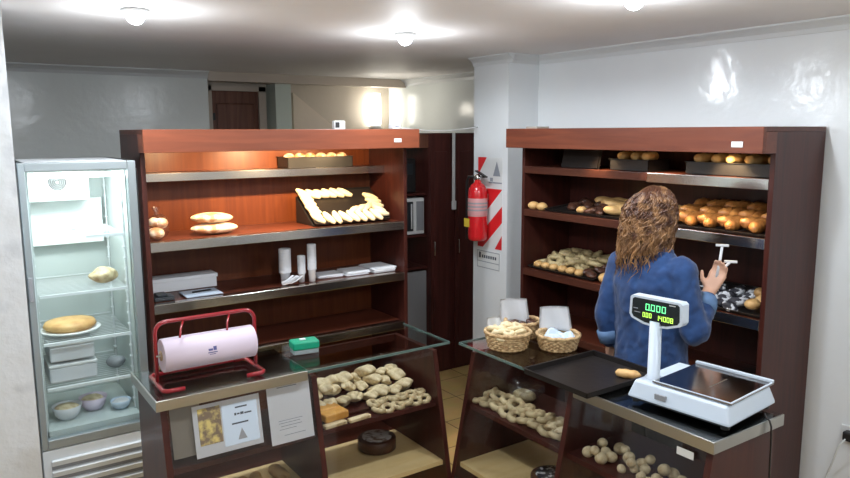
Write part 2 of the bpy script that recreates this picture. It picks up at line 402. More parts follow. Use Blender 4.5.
# ------------------------------------------------------------------ display counters
def counter(P, label, tagname, loc):
    """P maps (u along, v depth, z) to the world; u=0 is the steel-trimmed end"""
    T = thing('display_counter', label, 'counter', loc, 'glass display counters')
    L, D = 1.233, .375
    sl = .205
    fv = lambda z, o=0: .036 - (.97 - max(z, .42)) * sl + o
    def bx(u0, v0, z0, u1, v1, z1, bev=0): return box(P(u0, v0, z0), P(u1, v1, z1), bev)
    g = bx(.006, .006, .990, L, D, .998).build('glass_top', 'glass', T)
    MB().box(P(.56, 0, .989), P(L, .005, .999)).box(P(L - .001, .005, .989), P(L + .002, D, .999)).build('glass_edge', 'glass_edge', g)
    MB().box(P(0, 0, .963), P(.56, .006, 1.0), .001).box(P(0, .006, .963), P(.006, D, 1.0), .001)\
        .box(P(.006, .006, .963), P(.55, .03, .966)).build('steel_trim', 'steel_dull', T)
    bx(.008, .008, .984, .575, D - .004, .989).build('steel_sheet', 'steel_sheet', T)
    w = P(1, 0, 0); u1 = Vector(P(1, 0, 0)) - Vector(P(0, 0, 0))
    for u in (.02, .59, L - .068):
        pts = [P(u, fv(0), 0), P(u, fv(0), .42) , P(u, fv(.962), .962), P(u, D - .012, .962), P(u, D - .012, 0)] if True else [P(u, fv(0), 0), P(u, D - .012, 0), P(u, D - .012, .962), P(u, fv(.962), .962)]
        m = MB().poly(pts, u1 * .022); m.build('side_panel' if u != .59 else 'divider', 'mahogany', T)
    # shelves
    for z, mt in ((.74, 'mahogany_dark'), (.49, 'cream_board'), (.16, 'cream_board')):
        for ua, ub in ((.043, .589), (.613, L - .069)):
            pts = [P(ua, fv(z, .02), z - .02), P(ua, D - .02, z - .02), P(ua, D - .02, z), P(ua, fv(z, .02), z)]
            MB().poly(pts, u1 * (ub - ua)).build('shelf', mt, T)
    for ua, ub in ((.043, .589), (.613, L - .069)):
        pts = [P(ua, fv(.985, .001), .985), P(ua, fv(.985, .006), .985), P(ua, fv(.42, .006), .42), P(ua, fv(.14, .006), .14), P(ua, fv(.14, .001), .14), P(ua, fv(.42, .001), .42)]
        MB().poly(pts, u1 * (ub - ua)).build('front_glass', 'glass_front', T)
    MB().poly([P(.043, fv(.13), .13), P(.043, fv(0), 0), P(.043, fv(0, .02), 0), P(.043, fv(.13, .02), .13)], u1 * (L - .112)).build('kick_board', 'mahogany', T)
    bx(.043, D - .03, .93, L - .069, D - .013, .962).build('back_rail', 'mahogany', T)
    return T
PL = lambda u, v, z: (.543 + u, 2.412 + v, z)
PR = lambda u, v, z: (1.800 + v, 1.147 + u, z)
counter(PL, 'glass-topped display counter on the left with two paper notices on its front', 'l', (1.15, 2.6, 0))
counter(PR, 'glass-topped display counter on the right carrying the scale and wicker baskets', 'r', (2.0, 1.75, 0))

# ------------------------------------------------------------------ food prototypes
def croissant(r=.045, mt='golden', name='croissant', n=17, fat=.021, bend=.8):
    path = []; rad = []
    for i in range(n):
        a = PI * (.08 + .84 * i / (n - 1)); path.append((r * math.cos(a), r * math.sin(a) * bend - r * bend * .55, fat * .85))
        s = math.sin(PI * (i + .3) / (n - .4)); rad.append(fat * (.28 + .78 * s) * (1.0 + (.09 if i % 3 == 0 else -.05)))
    return MB().tube(path, rad, 12).build(name, mt, None, True)
def ring(R=.03, r=.013, mt='ring_sugar', name='bagel'):
    m = MB(); P_ = [(R * math.cos(2 * PI * k / 22), R * math.sin(2 * PI * k / 22), r * .85) for k in range(22)]
    m.tube(P_, [r * (1 + .12 * math.sin(k * 2.3)) for k in range(22)], 10, True)
    return m.build(name, mt, None, True)
def bun(r=.035, mt='golden_pale', name='bread_bun', sc=(1, 1, .72), nz=.12):
    return MB().sph((0, 0, r * sc[2] * .8), r, 3, sc, nz, 14).build(name, mt, None, True)
def loaf(l=.10, w=.04, mt='golden_pale', name='bread_roll', cuts=3):
    m = MB(); n = 15; path = []; rad = []
    for i in range(n):
        t = i / (n - 1); path.append(((t - .5) * l, 0, w * .42)); s = math.sqrt(max(.02, 1 - (2 * t - 1) ** 4))
        rad.append(w * .5 * s * (1 + .07 * math.sin(t * PI * 2 * cuts)))
    m.tube(path, rad, 12); bmesh.ops.scale(m.bm, vec=(1, 1, .85), verts=m.bm.verts)
    return m.build(name, mt, None, True)
def chunk(r=.032, mt='choc_sugar', name='chocolate_pastry'):
    return MB().sph((0, 0, r * .55), r, 3, (1.2, .9, .62), .55, 22).build(name, mt, None, True)
def finger_sandwich():
    m = MB(); n = 11
    path = [((i / (n - 1) - .5) * .085, .006 * math.sin(PI * i / (n - 1)), .013) for i in range(n)]
    m.tube(path, [.0175 * (.35 + .65 * math.sin(PI * (i + .6) / (n + .2))) for i in range(n)], 10)
    return m.build('pastry_roll', 'dough_pale', None, True)

class Proto:
    def __init__(s, o, cat): s.o = o; s.cat = cat; s.used = False; s.name = o.name
    def put(s, loc, rot, label, group, scale=1.0):
        if not s.used: o = s.o; s.used = True
        else:
            o = s.o.copy(); COL.objects.link(o)
            for k in list(o.keys()): del o[k]
        o.location = loc; o.rotation_euler = rot; o.scale = (scale, scale, scale)
        tag(o, label, s.cat, group)
        return o
ORD = ['first', 'second', 'third', 'fourth', 'fifth', 'sixth', 'seventh', 'eighth', 'ninth', 'tenth', 'eleventh', 'twelfth']
rj = lambda a: random.uniform(-a, a)

def tray(name, label, a, b, z, mt='tray_black', tilt=None, rim=.012, group='baking trays'):
    """shallow baking tray between (x0,y0) and (x1,y1)"""
    (x0, y0), (x1, y1) = a, b
    cx, cy = (x0 + x1) / 2, (y0 + y1) / 2; hx, hy = (x1 - x0) / 2, (y1 - y0) / 2
    m = MB(); m.box((-hx, -hy, 0), (hx, hy, .002))
    for q in ((-hx, -hy, -hx + .003, hy), (hx - .003, -hy, hx, hy), (-hx, -hy, hx, -hy + .003), (-hx, hy - .003, hx, hy)):
        m.box((q[0], q[1], .001), (q[2], q[3], rim))
    m.box((-hx - .006, -hy - .006, rim - .002), (-hx + .001, hy + .006, rim)).box((hx - .001, -hy - .006, rim - .002), (hx + .006, hy + .006, rim))
    m.box((-hx, -hy - .006, rim - .002), (hx, -hy + .001, rim)).box((-hx, hy - .001, rim - .002), (hx, hy + .006, rim))
    o = m.build(name, mt); o.location = (cx, cy, z)
    if tilt: o.rotation_euler = tilt
    return tag(o, label, 'tray', group)
def on(o, x, y, z=.003):      # local point on a tilted tray -> world
    return Matrix.LocRotScale(o.location, o.rotation_euler, (1, 1, 1)) @ Vector((x, y, z))

# ---- right unit, upper-main shelf: big croissant tray
zt = 1.456
tr = tray('baking_tray', 'black tray crowded with golden croissants at the right end of the middle shelf', (2.825, 1.625), (3.155, 2.13), zt, tilt=(0, -.20, 0), group=None); tr.location.z = zt + .034
cr = Proto(croissant(.060, 'golden', 'croissant', fat=.027, bend=.45), 'croissant')
for r_ in range(3):
    for c_ in range(9):
        x = -.105 + r_ * .105; y = .215 - c_ * .053 + (.012 if r_ % 2 else 0)
        p = on(tr, x, y + rj(.005)); p.z += .002
        rowname = ['front', 'middle', 'back'][r_]
        cr.put(p + Vector((-.005, .004, 0)), (rj(.1), -.2 + rj(.06), rj(.22) + (PI if (r_ + c_) % 2 else 0) - .1), 'golden croissant, %s from the left, %s row of its tray' % (ORD[c_], rowname), 'croissants in the right tray', random.uniform(1.04, 1.18))
tr2 = tray('baking_tray', 'black tray of pale brown loaves just left of the croissant tray', (2.825, 2.145), (3.155, 2.33), zt, tilt=(0, -.10, 0), group=None); tr2.location.z = zt + .018
lf = Proto(loaf(.13, .055, 'golden_pale', 'bread_roll'), 'bread')
for k, (x, y, a) in enumerate(((.09, .05, .3), (.10, -.03, .25), (.03, .0, .45), (.02, -.06, .3), (-.09, -.02, .5))):
    lf.put(on(tr2, x, y), (0, -.1, PI / 2 + a + .6), 'floury brown roll in the small tray beside the hair, %s from the back' % ORD[k], 'rolls in the small tray', .95)
# left half of that shelf
bu = Proto(bun(.036, 'golden_pale'), 'bun')
bu.put((2.835, 3.035, zt), (0, 0, 0), 'golden bun at the far left end of the middle right shelf', 'round buns on the right unit', .95)
bu.put((2.835, 2.965, zt), (0, 0, 1), 'second round bun from the left end of the middle right-hand shelf', 'round buns on the right unit', .92)
tr3 = tray('baking_tray', 'black tray with dark chocolate pastries left of the woman on the middle shelf', (2.825, 2.40), (3.155, 2.93), zt, tilt=(0, -.08, 0), group=None); tr3.location.z = zt + .014
bu.put(on(tr3, -.13, .02), (0, 0, 2), 'single pale bun among dark pastries at the front of the black tray', 'round buns on the right unit', .8)
ch = Proto(chunk(.034, 'choc', 'chocolate_pastry'), 'pastry')
k = 0
for (x, y) in ((-.13, -.05), (-.12, -.10), (-.07, -.06), (-.03, -.04), (-.06, -.12), (.02, .0), (.0, .10), (.06, .16), (-.02, .17), (.07, .06), (-.08, .14), (.10, .22)):
    ch.put(on(tr3, x, y), (0, 0, rj(3)), 'dark chocolate pastry lying in the black tray left of the woman on the middle shelf', 'chocolate pastries on the middle shelf', random.uniform(.8, 1.1)); k += 1
fp = Proto(loaf(.12, .05, 'golden_pale', 'puff_pastry', 2), 'pastry')
for i, (x, y, a) in enumerate(((.10, .05, .6), (.07, -.02, .4), (.11, -.05, .5), (.03, -.08, .5), (-.11, -.20, .9), (-.07, -.22, 1.0))):
    fp.put(on(tr3, x, y, .012), (0, -.1, PI / 2 + a), 'pale puff pastry at the right side of the dark tray, %s from the back' % ORD[i], 'puff pastries by the woman', 1.15)
# ---- top shelf of right unit
zt = 1.703
tray('baking_tray', 'deep dark tray of brown rolls at the right of the top right shelf', (2.86, 1.625), (3.02, 2.05), zt + .001, 'black', rim=.055, group=None)
tray('baking_tray', 'deep dark tray with three rolls near the middle of the top right shelf', (2.86, 2.26), (3.02, 2.50), zt + .001, 'black', rim=.055, group=None)
for i, y in enumerate((1.66, 1.745, 1.83, 1.915, 2.0, 2.30, 2.38, 2.46)):
    lf.put((2.93 + rj(.01), y, zt + .052), (0, 0, rj(.3)), 'brown roll on the top shelf of the right unit, %s from the right' % ORD[i], 'rolls on the top right shelf', 1.0)
st = tray('baking_tray', 'empty black baking tray standing on edge on the top shelf of the right unit', (-.12, -.13), (.12, .13), 0, group=None)
st.rotation_euler = (0, PI / 2 + .25, 0); st.location = (2.88, 2.72, 1.703 + .124)
st.scale = (.62, 1, 1); st.location.z = 1.703 + .076
# ---- second shelf of right unit
zt = 1.109
tr4 = tray('baking_tray', 'black tray heaped with olive sugar rings on the lower right-hand shelf', (2.825, 2.56), (3.155, 3.06), zt, tilt=(0, -.16, 0), group=None); tr4.location.z = zt + .028
rg = Proto(ring(.034, .0145, 'ring_sugar', 'ring_biscuit'), 'ring biscuit')
for r_ in range(5):
    for c_ in range(5):
        x = -.075 + r_ * .05; y = .20 - c_ * .075 - (.03 if r_ % 2 else 0)
        rg.put(on(tr4, x, y + rj(.01), .006 + (.018 if (r_ + c_) % 2 else 0)), (rj(.4), rj(.4) - .16, rj(3)),
               'olive sugared ring in the heaped ring tray, %s from left, %s row' % (ORD[c_], ['front', 'second', 'third', 'fourth', 'back'][r_]), 'sugar rings on the lower right shelf', random.uniform(.9, 1.1))
for c_ in range(6):
    bu.put(on(tr4, -.135, .20 - c_ * .065), (0, 0, rj(3)), 'small pale yellow bun in front of the sugar rings, %s from the left' % ORD[c_], 'buns in front of the rings', .78)
for i, (x, y) in enumerate(((-.13, -.20), (-.10, -.15), (-.05, -.19), (.0, -.2), (.05, -.21))):
    ch.put(on(tr4, x, y), (0, 0, rj(3)), 'dark pastry at the right end of the sugar ring tray', 'dark pastries beside the rings', .9)
bu.put((2.86, 2.50, zt), (0, 0, 0), 'large pale bun beside the woman\'s left arm on the lower right-hand shelf', 'buns in front of the rings', 1.15)
tr5 = tray('baking_tray', 'black tray of sugar-dusted chocolate pastries below the woman\'s hand', (2.825, 1.63), (3.155, 2.12), zt, tilt=(0, -.14, 0), group=None); tr5.location.z = zt + .024
cs = Proto(chunk(.034, 'choc_sugar', 'sugared_pastry'), 'pastry')
for r_ in range(5):
    for c_ in range(5):
        x = -.135 + r_ * .05; y = .20 - c_ * .072
        cs.put(on(tr5, x + rj(.01), y + rj(.012)), (rj(.4), rj(.4), rj(3)), 'dark pastry dusted with white sugar below the hand, %s from left, %s row' % (ORD[c_], ['front', 'second', 'third', 'fourth', 'back'][r_]), 'sugar-dusted dark pastries', random.uniform(.85, 1.15))
for i, (x, y) in enumerate(((-.12, -.19), (-.06, -.2), (.0, -.19), (.06, -.2), (.12, -.19), (.03, -.14))):
    bu.put(on(tr5, x, y, .02), (0, 0, rj(3)), 'tan bun at the right end of the sugar-dusted pastries, %s from the front' % ORD[i], 'tan buns by the dusted pastries', .95)

# ---- left unit goods
zs = 1.396
lt = thing('pastry_tray', 'tilted black tray of pale pastries on the upper left-hand shelf', 'tray', (1.88, 3.60, zs))
# wedge stand + tilted tray
wx0, wx1 = 1.66, 2.13
MB().poly([(wx0, 3.50, zs), (wx0, 3.72, zs), (wx0, 3.72, zs + .145)], (wx1 - wx0, 0, 0)).build('stand', 'black', lt)
ang = math.atan2(.15, .22)
m = MB(); hx = (wx1 - wx0) / 2; ly = .29
m.box((-hx, 0, 0), (hx, ly, .003)).box((-hx, 0, 0), (hx, .003, .014)).box((-hx, ly - .003, 0), (hx, ly, .014)).box((-hx, 0, 0), (-hx + .003, ly, .014)).box((hx - .003, 0, 0), (hx, ly, .014))
bmesh.ops.rotate(m.bm, verts=m.bm.verts, matrix=Matrix.Rotation(ang, 3, 'X')); bmesh.ops.translate(m.bm, verts=m.bm.verts, vec=(1.895, 3.478, zs + .006))
m.build('tray_pan', 'tray_black', lt)
TM = Matrix.Translation((1.895, 3.478, zs + .006)) @ Matrix.Rotation(ang, 4, 'X')
fs = Proto(finger_sandwich(), 'pastry')
spots = []
for i in range(7): spots.append((-.205 + .001, .04 + i * .036, 2.2 + rj(.2), 'left side column, %s from the bottom', i))
for i in range(7): spots.append((-.14 + i * .05, .035, 1.9 + rj(.25), 'bottom row, %s from the left', i))
for i in range(5): spots.append((-.15 + i * .05, .245, 2.4 + rj(.15), 'top row, %s from the left', i))
for i in range(5): spots.append((.195, .05 + i * .036, 2.5 + rj(.3), 'right side column, %s from the bottom', i))
for i in range(3): spots.append((.04 + i * .05, .08 + .01 * i, .5 + rj(.2), 'loose one above the bottom row, %s from the left', i))
for x, y, a, s_, i in spots:
    p = TM @ Vector((x, y, .004))
    fs.put(p, (ang, 0, 0), 'cream pastry on the tilted tray: ' + s_ % ORD[i], 'pastries on the tilted tray', 1.12)
    o = [q for q in COL.objects][-1] if fs.o.location != p else fs.o
    o.rotation_euler = (Matrix.Rotation(ang, 3, 'X') @ Matrix.Rotation(a, 3, 'Z')).to_euler()
# loaves in the middle and at the left
bl = Proto(MB().sph((0, 0, .024), .05, 4, (2.0, 1.1, .5), .16, 9).build('bread_loaf', 'bread_crust', None, True), 'bread')
bl.put((1.13, 3.55, zs), (0, 0, .05), 'flat floury loaf, lower of the two stacked on the upper left shelf', 'flat loaves', 1.2)
bl.put((1.12, 3.55, zs + .055), (0, .03, .12), 'flat floury loaf lying on top of another on the upper left shelf', 'flat loaves', 1.1)
bag = thing('bread_bag', 'clear bag of brown bread at the left end of the upper left shelf', 'bag', (.855, 3.52, zs))
MB().sph((.84, 3.51, zs + .03), .036, 3, (1.1, 1.2, .8), .25, 12).sph((.87, 3.53, zs + .075), .034, 3, (1.1, 1.2, .8), .25, 12).sph((.835, 3.52, zs + .085), .028, 3, (1, 1, .8), .25, 12).build('bread', 'bread_crust', bag, True)
MB().sph((.85, 3.52, zs + .062), .06, 4, (1.0, 1.1, 1.03), .25, 16).build('bag_film', 'plastic_clear', bag, True)
MB().lathe([(.012, .118), (.010, .13), (.02, .15), (.022, .155)], (.85, 3.52, zs), 14, False).build('bag_neck', 'plastic_clear', bag, True)
# top shelf tray
tt = tray('baking_tray', 'dark tray of small rolls on the top shelf of the left unit', (1.58, 3.63), (1.98, 3.77), 1.706, 'black', rim=.06, group=None)
sr = Proto(bun(.034, 'bread_crust', 'small_roll'), 'roll')
for i in range(6):
    sr.put((1.62 + i * .064, 3.70, 1.745), (0, 0, rj(3)), 'small roll in the dark tray on the top left shelf, %s from the left' % ORD[i], 'rolls on the top left shelf', .95)
# shelf 2 goods
zs = 1.101
def cups(x, y, h, r, label, mt='cup_white'):
    n = max(4, int(h / .011)); prof = [(r * .72, 0), (r * .78, h * .3)]
    for i in range(n):
        z = h * .32 + (h * .68) * i / n; prof += [(r * .92, z), (r, z + .002), (r, z + .005), (r * .92, z + .007)]
    prof += [(r * .9, h), (r * .82, h - .004)]
    return tag(origin(MB().lathe(prof, (x, y, zs), 24).build('cup_stack', mt, None, True), (x, y, zs)), label, 'cups', 'stacks of disposable cups')
cups(1.488, 3.50, .19, .033, 'wide translucent cup stack, leftmost of three on the second left shelf', 'cup_white')
cups(1.578, 3.49, .145, .022, 'shortest narrow white cup stack, in the middle of the three stacks')
cups(1.632, 3.475, .205, .025, 'tallest narrow white cup stack, rightmost of the three stacks')
m = MB()
for i in range(16):
    a = rj(.5); x = 1.50 + rj(.03); y = 3.445 + rj(.015)
    m.tube([(x - .03 * math.cos(a), y, zs + .006 + .003 * (i % 5)), (x, y + .004, zs + .014 + .003 * (i % 5)), (x + .035 * math.cos(a), y + .01 * math.sin(a), zs + .035 + .004 * (i % 5))], .0035, 6)
tag(origin(m.build('plastic_spoon_heap', 'cup_white', None, True), (1.5, 3.44, zs)), 'heap of clear plastic cutlery in front of the leftmost cup stack', 'cutlery', kind='stuff')
def pile(x0, x1, y0, y1, n, label, mt='paper', skew=.01, th=.004):
    t_ = thing('paper_tray_stack', label, 'trays', ((x0 + x1) / 2, (y0 + y1) / 2, zs), 'stacks of paper trays')
    for i in range(n):
        a = Matrix.Rotation(rj(.06), 3, 'Z'); dx, dy = rj(skew), rj(skew * .5)
        MB().box((x0 + dx, y0 + dy, zs + i * th), (x1 + dx, y1 + dy, zs + (i + .9) * th), .0008, a).build('paper_tray', mt, t_)
pile(1.68, 1.83, 3.50, 3.62, 4, 'thin stack of grey paper trays just right of the cups')
pile(1.85, 1.99, 3.48, 3.62, 5, 'middle stack of grey paper trays on the second left shelf')
pile(2.01, 2.15, 3.46, 3.64, 7, 'tallest stack of paper trays at the right end of the second left shelf', 'paper')
pile(.96, 1.14, 3.46, 3.60, 2, 'white paper sheets lying near the left end of the second shelf', 'paper_blue')
b_ = thing('cardboard_box', 'low grey-white box along the back of the second left shelf', 'box', (1.0, 3.72, zs))
box((.80, 3.66, zs), (1.17, 3.76, zs + .058), .002).build('box_body', 'paper', b_); box((.795, 3.655, zs + .052), (1.175, 3.765, zs + .07), .002).build('lid', 'paper', b_)
o = tag(origin(MB().box((.805, 3.46, zs), (.90, 3.55, zs + .02), .004).box((.82, 3.47, zs + .02), (.87, 3.54, zs + .032), .004).build('black_wallet', 'scale_dark'), (.85, 3.5, zs)), 'small black pouch at the left end of the second left shelf', 'pouch')
o = tag(origin(MB().tube([(1.0, 3.52, zs + .014), (1.09, 3.53, zs + .014)], .004, 8).tube([(1.09, 3.53, zs + .014), (1.10, 3.531, zs + .014)], [.004, .001], 8).build('pen', 'black', None, True), (1.05, 3.52, zs + .01)), 'black pen lying on the white sheets on the second left shelf', 'pen')

# objects standing on top of the units
c_ = thing('small_clock', 'small dark and white device standing on top of the left unit', 'device', (1.80, 3.45, ZT))
box((1.77, 3.44, ZT), (1.835, 3.47, ZT + .045), .004).build('case', 'white_plastic', c_)
box((1.775, 3.4375, ZT + .008), (1.80, 3.44, ZT + .038), .0005).build('dial', 'black', c_)
w_ = thing('adapter_box', 'small white box on the right end of the left unit top', 'box', (2.13, 3.42, ZT))
box((2.11, 3.40, ZT), (2.165, 3.45, ZT + .032), .006).build('box_body', 'white_plastic', w_); box((2.125, 3.399, ZT + .01), (2.15, 3.40, ZT + .02)).build('label_plate', 'sign_grey', w_)
pts = [Vector((2.18, 3.42, ZT + .006)).lerp(Vector((2.95, 3.70, 1.93)), i / 12) - Vector((0, 0, .02 * math.sin(PI * i / 12))) for i in range(13)]
tag(origin(MB().tube(pts, .0035, 6).build('cable', 'white_plastic', None, True), pts[0]), 'thin white cable strung from the left unit top to the pillar', 'cable')
tag(origin(MB().box((2.86, 3.14, ZT), (2.96, 3.05, ZT + .012), .002).build('folded_cloth', 'paper_beige'), (2.9, 3.1, ZT)), 'small flat item lying on the far corner of the right unit top', 'item')

# ------------------------------------------------------------------ on the left counter
ZC = 1.0
rd = thing('paper_roll_dispenser', 'red metal dispenser holding a wide white paper roll on the left counter', 'dispenser', (.77, 2.58, ZC))
r_ = .0075
def arc(c, r, a0, a1, u, v, n=6): return [Vector(c) + Vector(u) * r * math.cos(a0 + (a1 - a0) * i / n) + Vector(v) * r * math.sin(a0 + (a1 - a0) * i / n) for i in range(n + 1)]
xa, xb, yb, zt_ = .588, .955, 2.56, 1.235
pth = [(xa, yb, ZC + .02)] + [tuple(p) for p in arc((xa + .04, yb, zt_ - .04), .04, PI, PI / 2, (1, 0, 0), (0, 0, 1))] + [tuple(p) for p in arc((xb - .04, yb, zt_ - .04), .04, PI / 2, 0, (1, 0, 0), (0, 0, 1))] + [(xb, yb, ZC + .02)]
MB().tube(pth, r_, 10).build('upright_frame', 'red_enamel', rd, True)
for x, s_ in ((xa, 1), (xb, -1)):
    MB().tube([(x + s_ * .07, 2.47, ZC + r_ + .001), (x + s_ * .012, 2.47, ZC + r_ + .001), (x, 2.482, ZC + r_ + .001), (x, 2.66, ZC + r_ + .001), (x + s_ * .012, 2.675, ZC + r_ + .001), (x + s_ * .05, 2.675, ZC + r_ + .001)], r_ + .001, 10).build('foot', 'red_enamel', rd, True)
MB().tube([(xa + .02, 2.675, ZC + r_ + .001), (xb - .02, 2.675, ZC + r_ + .001)], .006, 8).build('crossbar', 'red_enamel', rd, True)
for x in (.69, .86): MB().tube([(x, yb, zt_ - .003), (x - .02, yb - .03, zt_ - .03), (x - .03, yb - .055, zt_ - .05)], .004, 8).build('cutter_arm', 'red_enamel', rd, True)
rl = MB()
yr, zr, rr = yb - .018, 1.118, .060
for xs, rs in (((.602, .938), rr),):
    rl.tube([(xs[0], yr, zr), (xs[0] + .002, yr, zr), (xs[1] - .002, yr, zr), (xs[1], yr, zr)], [rs - .003, rs, rs, rs - .003], 40)
rlo = rl.build('paper_roll', 'roll_paper', rd, True)
for p in rlo.data.polygons: p.use_smooth = len(p.vertices) == 4
MB().tube([(.598, yr, zr), (.6025, yr, zr)], .018, 20).build('core', 'roll_core', rlo, True)
MB().tube([(.585, yr, zr), (.957, yr, zr)], .004, 10).build('spindle', 'steel', rd, True)
# small blue printed mark and faint pink print on the roll
m = MB()
def onroll(x, a, e=.0006): return Vector((x, yr - (rr + e) * math.cos(a), zr + (rr + e) * math.sin(a)))
for (x0, x1, a0, a1) in ((.752, .768, .10, .22), (.770, .782, .10, .34), (.750, .784, -.04, .02), (.756, .778, -.14, -.10)):
    m.bm.faces.new([m.bm.verts.new(onroll(*q)) for q in ((x0, a0), (x1, a0), (x1, a1), (x0, a1))])
m.build('printed_mark', 'blue_ink', rlo)
gb = thing('green_box', 'small green plastic box with a grey base behind the steel edge of the left counter', 'box', (1.19, 2.64, ZC))
GR = Matrix.Rotation(-.15, 3, 'Z')
MB().box((1.142, 2.605, ZC), (1.246, 2.67, ZC + .018), .003, GR).build('base', 'grey_plastic', gb)
MB().box((1.138, 2.602, ZC + .0185), (1.250, 2.673, ZC + .053), .007, GR).build('cover', 'green_plastic', gb)
MB().box((1.175, 2.63, ZC + .053), (1.20, 2.65, ZC + .058), .002, GR).build('latch', 'sign_white', gb)

# papers taped to the slanted front glass of the left counter
def fyL(z): return 2.412 + .036 - (.97 - z) * .205
def paper(x0, x1, z0, z1, off, name, label, mt='paper', rot=0, cat='notice'):
    """sheet lying on the slanted glass; returns mapper (s,t)->world"""
    cx, cz = (x0 + x1) / 2, (z0 + z1) / 2
    def F(s, t, e=0):
        x = (s - .5) * (x1 - x0); z = (t - .5) * (z1 - z0)
        xr = x * math.cos(rot) - z * math.sin(rot); zr_ = x * math.sin(rot) + z * math.cos(rot)
        zz = cz + zr_; return Vector((cx + xr, fyL(zz) - off - e, zz))
    pr = thing(name, label, cat, F(.5, .5), None)
    MB().sheet(lambda s, t: F(s, t), 4, 4, .0006).build('sheet', mt, pr)
    return F, pr
def rects(F, parent, lst, name, mt, e=.0008):
    m = MB()
    for s0, t0, s1, t1 in lst:
        m.bm.faces.new([m.bm.verts.new(F(*q, e)) for q in ((s0, t0), (s1, t0), (s1, t1), (s0, t1))])
    return m.build(name, mt, parent, fix=False)
paper(.595, .70, .775, .955, -.012, 'card_sheet', 'plain beige card behind the left counter glass, left of the photo notice', 'paper_beige')
F, p = paper(.668, .915, .765, .945, .003, 'photo_notice', 'landscape notice with a food photo taped to the left counter glass', 'paper', .0)
rects(F, p, [(.07, .22, .40, .93)], 'photo', 'photo_print')
rects(F, p, [(.42, .10, .95, .90)], 'blue_panel', 'paper_blue', .0006)
rects(F, p, [(.62, .80, .80, .83), (.60, .66, .63, .71), (.64, .67, .68, .70), (.69, .66, .74, .71), (.75, .66, .86, .69), (.55, .49, .80, .52)], 'lettering', 'ink')
m = MB(); m.bm.faces.new([m.bm.verts.new(F(*q, .0009)) for q in ((.62, .18), (.76, .18), (.69, .40))]); m.build('tree_mark', 'sign_grey', p, fix=False)
F, p = paper(.945, 1.118, .742, .968, .003, 'payment_notice', 'portrait notice with lines of small print taped right of the photo notice', 'paper', .0)
rects(F, p, [(.24, .90, .70, .915), (.20, .36, .76, .37), (.20, .32, .70, .33), (.24, .27, .74, .28), (.20, .22, .60, .23), (.30, .12, .80, .13)], 'lettering', 'ink_soft')

# food inside the left counter
zi = .741
iv = lambda u: .543 + u
t_ = tray('display_tray', 'dark tray of pale pastries in the right half of the left counter', (1.19, 2.50), (1.70, 2.76), zi, 'mahogany_dark', group=None)
pale = Proto(MB().sph((0, 0, .022), .034, 4, (1.3, .9, .62), .75, 26).build('filled_pastry', 'dough_white', None, True), 'pastry')
n_ = 0
for r in range(3):
    for c in range(8):
        pale.put((1.225 + c * .060 + rj(.012), 2.59 + r * .052 + rj(.01), zi + .004 + (.034 if r == 1 else .026 * r) + .01 * (c % 2)), (rj(.25), rj(.3), 1.2 + rj(.7)),
                 'pale sugared pastry heaped in the left counter, %s from left, %s row' % (ORD[c], ['front', 'middle', 'back'][r]), 'pale pastries in the left counter', random.uniform(.95, 1.3))
oc = Proto(box((-.055, -.03, 0), (.055, .03, .032), .006).build('cake_slice', 'orange_cake'), 'cake')
for i, (x, y) in enumerate(((1.24, 2.475), (1.235, 2.535),)):
    oc.put((x, y, zi + .014), (0, 0, .1), 'orange sponge slice at the front left of the left counter, %s from the glass' % ORD[i], 'orange sponge slices', 1)
wf = Proto(box((-.05, -.014, 0), (.05, .014, .014), .003).build('wafer', 'dough_white'), 'biscuit')
for i, x in enumerate((1.225, 1.335)): wf.put((x, 2.435, zi), (0, 0, .06), 'flat white biscuit bar at the left counter glass, %s from the left' % ORD[i], 'white biscuit bars', 1)
rp = Proto(ring(.021, .0095, 'ring_pale', 'sugar_ring'), 'ring biscuit')
k = 0
for r in range(2):
    for c in range(6):
        rp.put((1.44 + c * .046 + rj(.005), 2.455 + r * .046, zi + (.016 if r else .002)), (rj(.3), rj(.3), 0), 'small pale ring at the left counter front, %s from left, %s row' % (ORD[c], ['front', 'back'][r]), 'small rings in the left counter', 1.05)
cake = thing('round_cake', 'round chocolate cake with white icing on the lower board of the left counter', 'cake', (1.53, 2.63, .491))
MB().lathe([(.075, 0), (.085, .006), (.086, .05), (.082, .056), (.0, .056)], (1.53, 2.63, .4915), 36, True).build('cake_body', 'choc', cake, True)
MB().lathe([(.066, .0565), (.066, .060), (.0, .060)], (1.53, 2.63, .4915), 30, True).build('icing', 'sugar_top', cake, True)
gp = Proto(loaf(.12, .05, 'golden_pale', 'baked_roll', 3), 'pastry')
for r in range(2):
    for c in range(6):
        gp.put((.66 + c * .078 + rj(.01), 2.53 + r * .10, .491), (0, 0, 1.3 + rj(.5)), 'brown baked roll low in the left counter, %s from left, %s row' % (ORD[c], ['front', 'back'][r]), 'rolls low in the left counter', random.uniform(.9, 1.1))

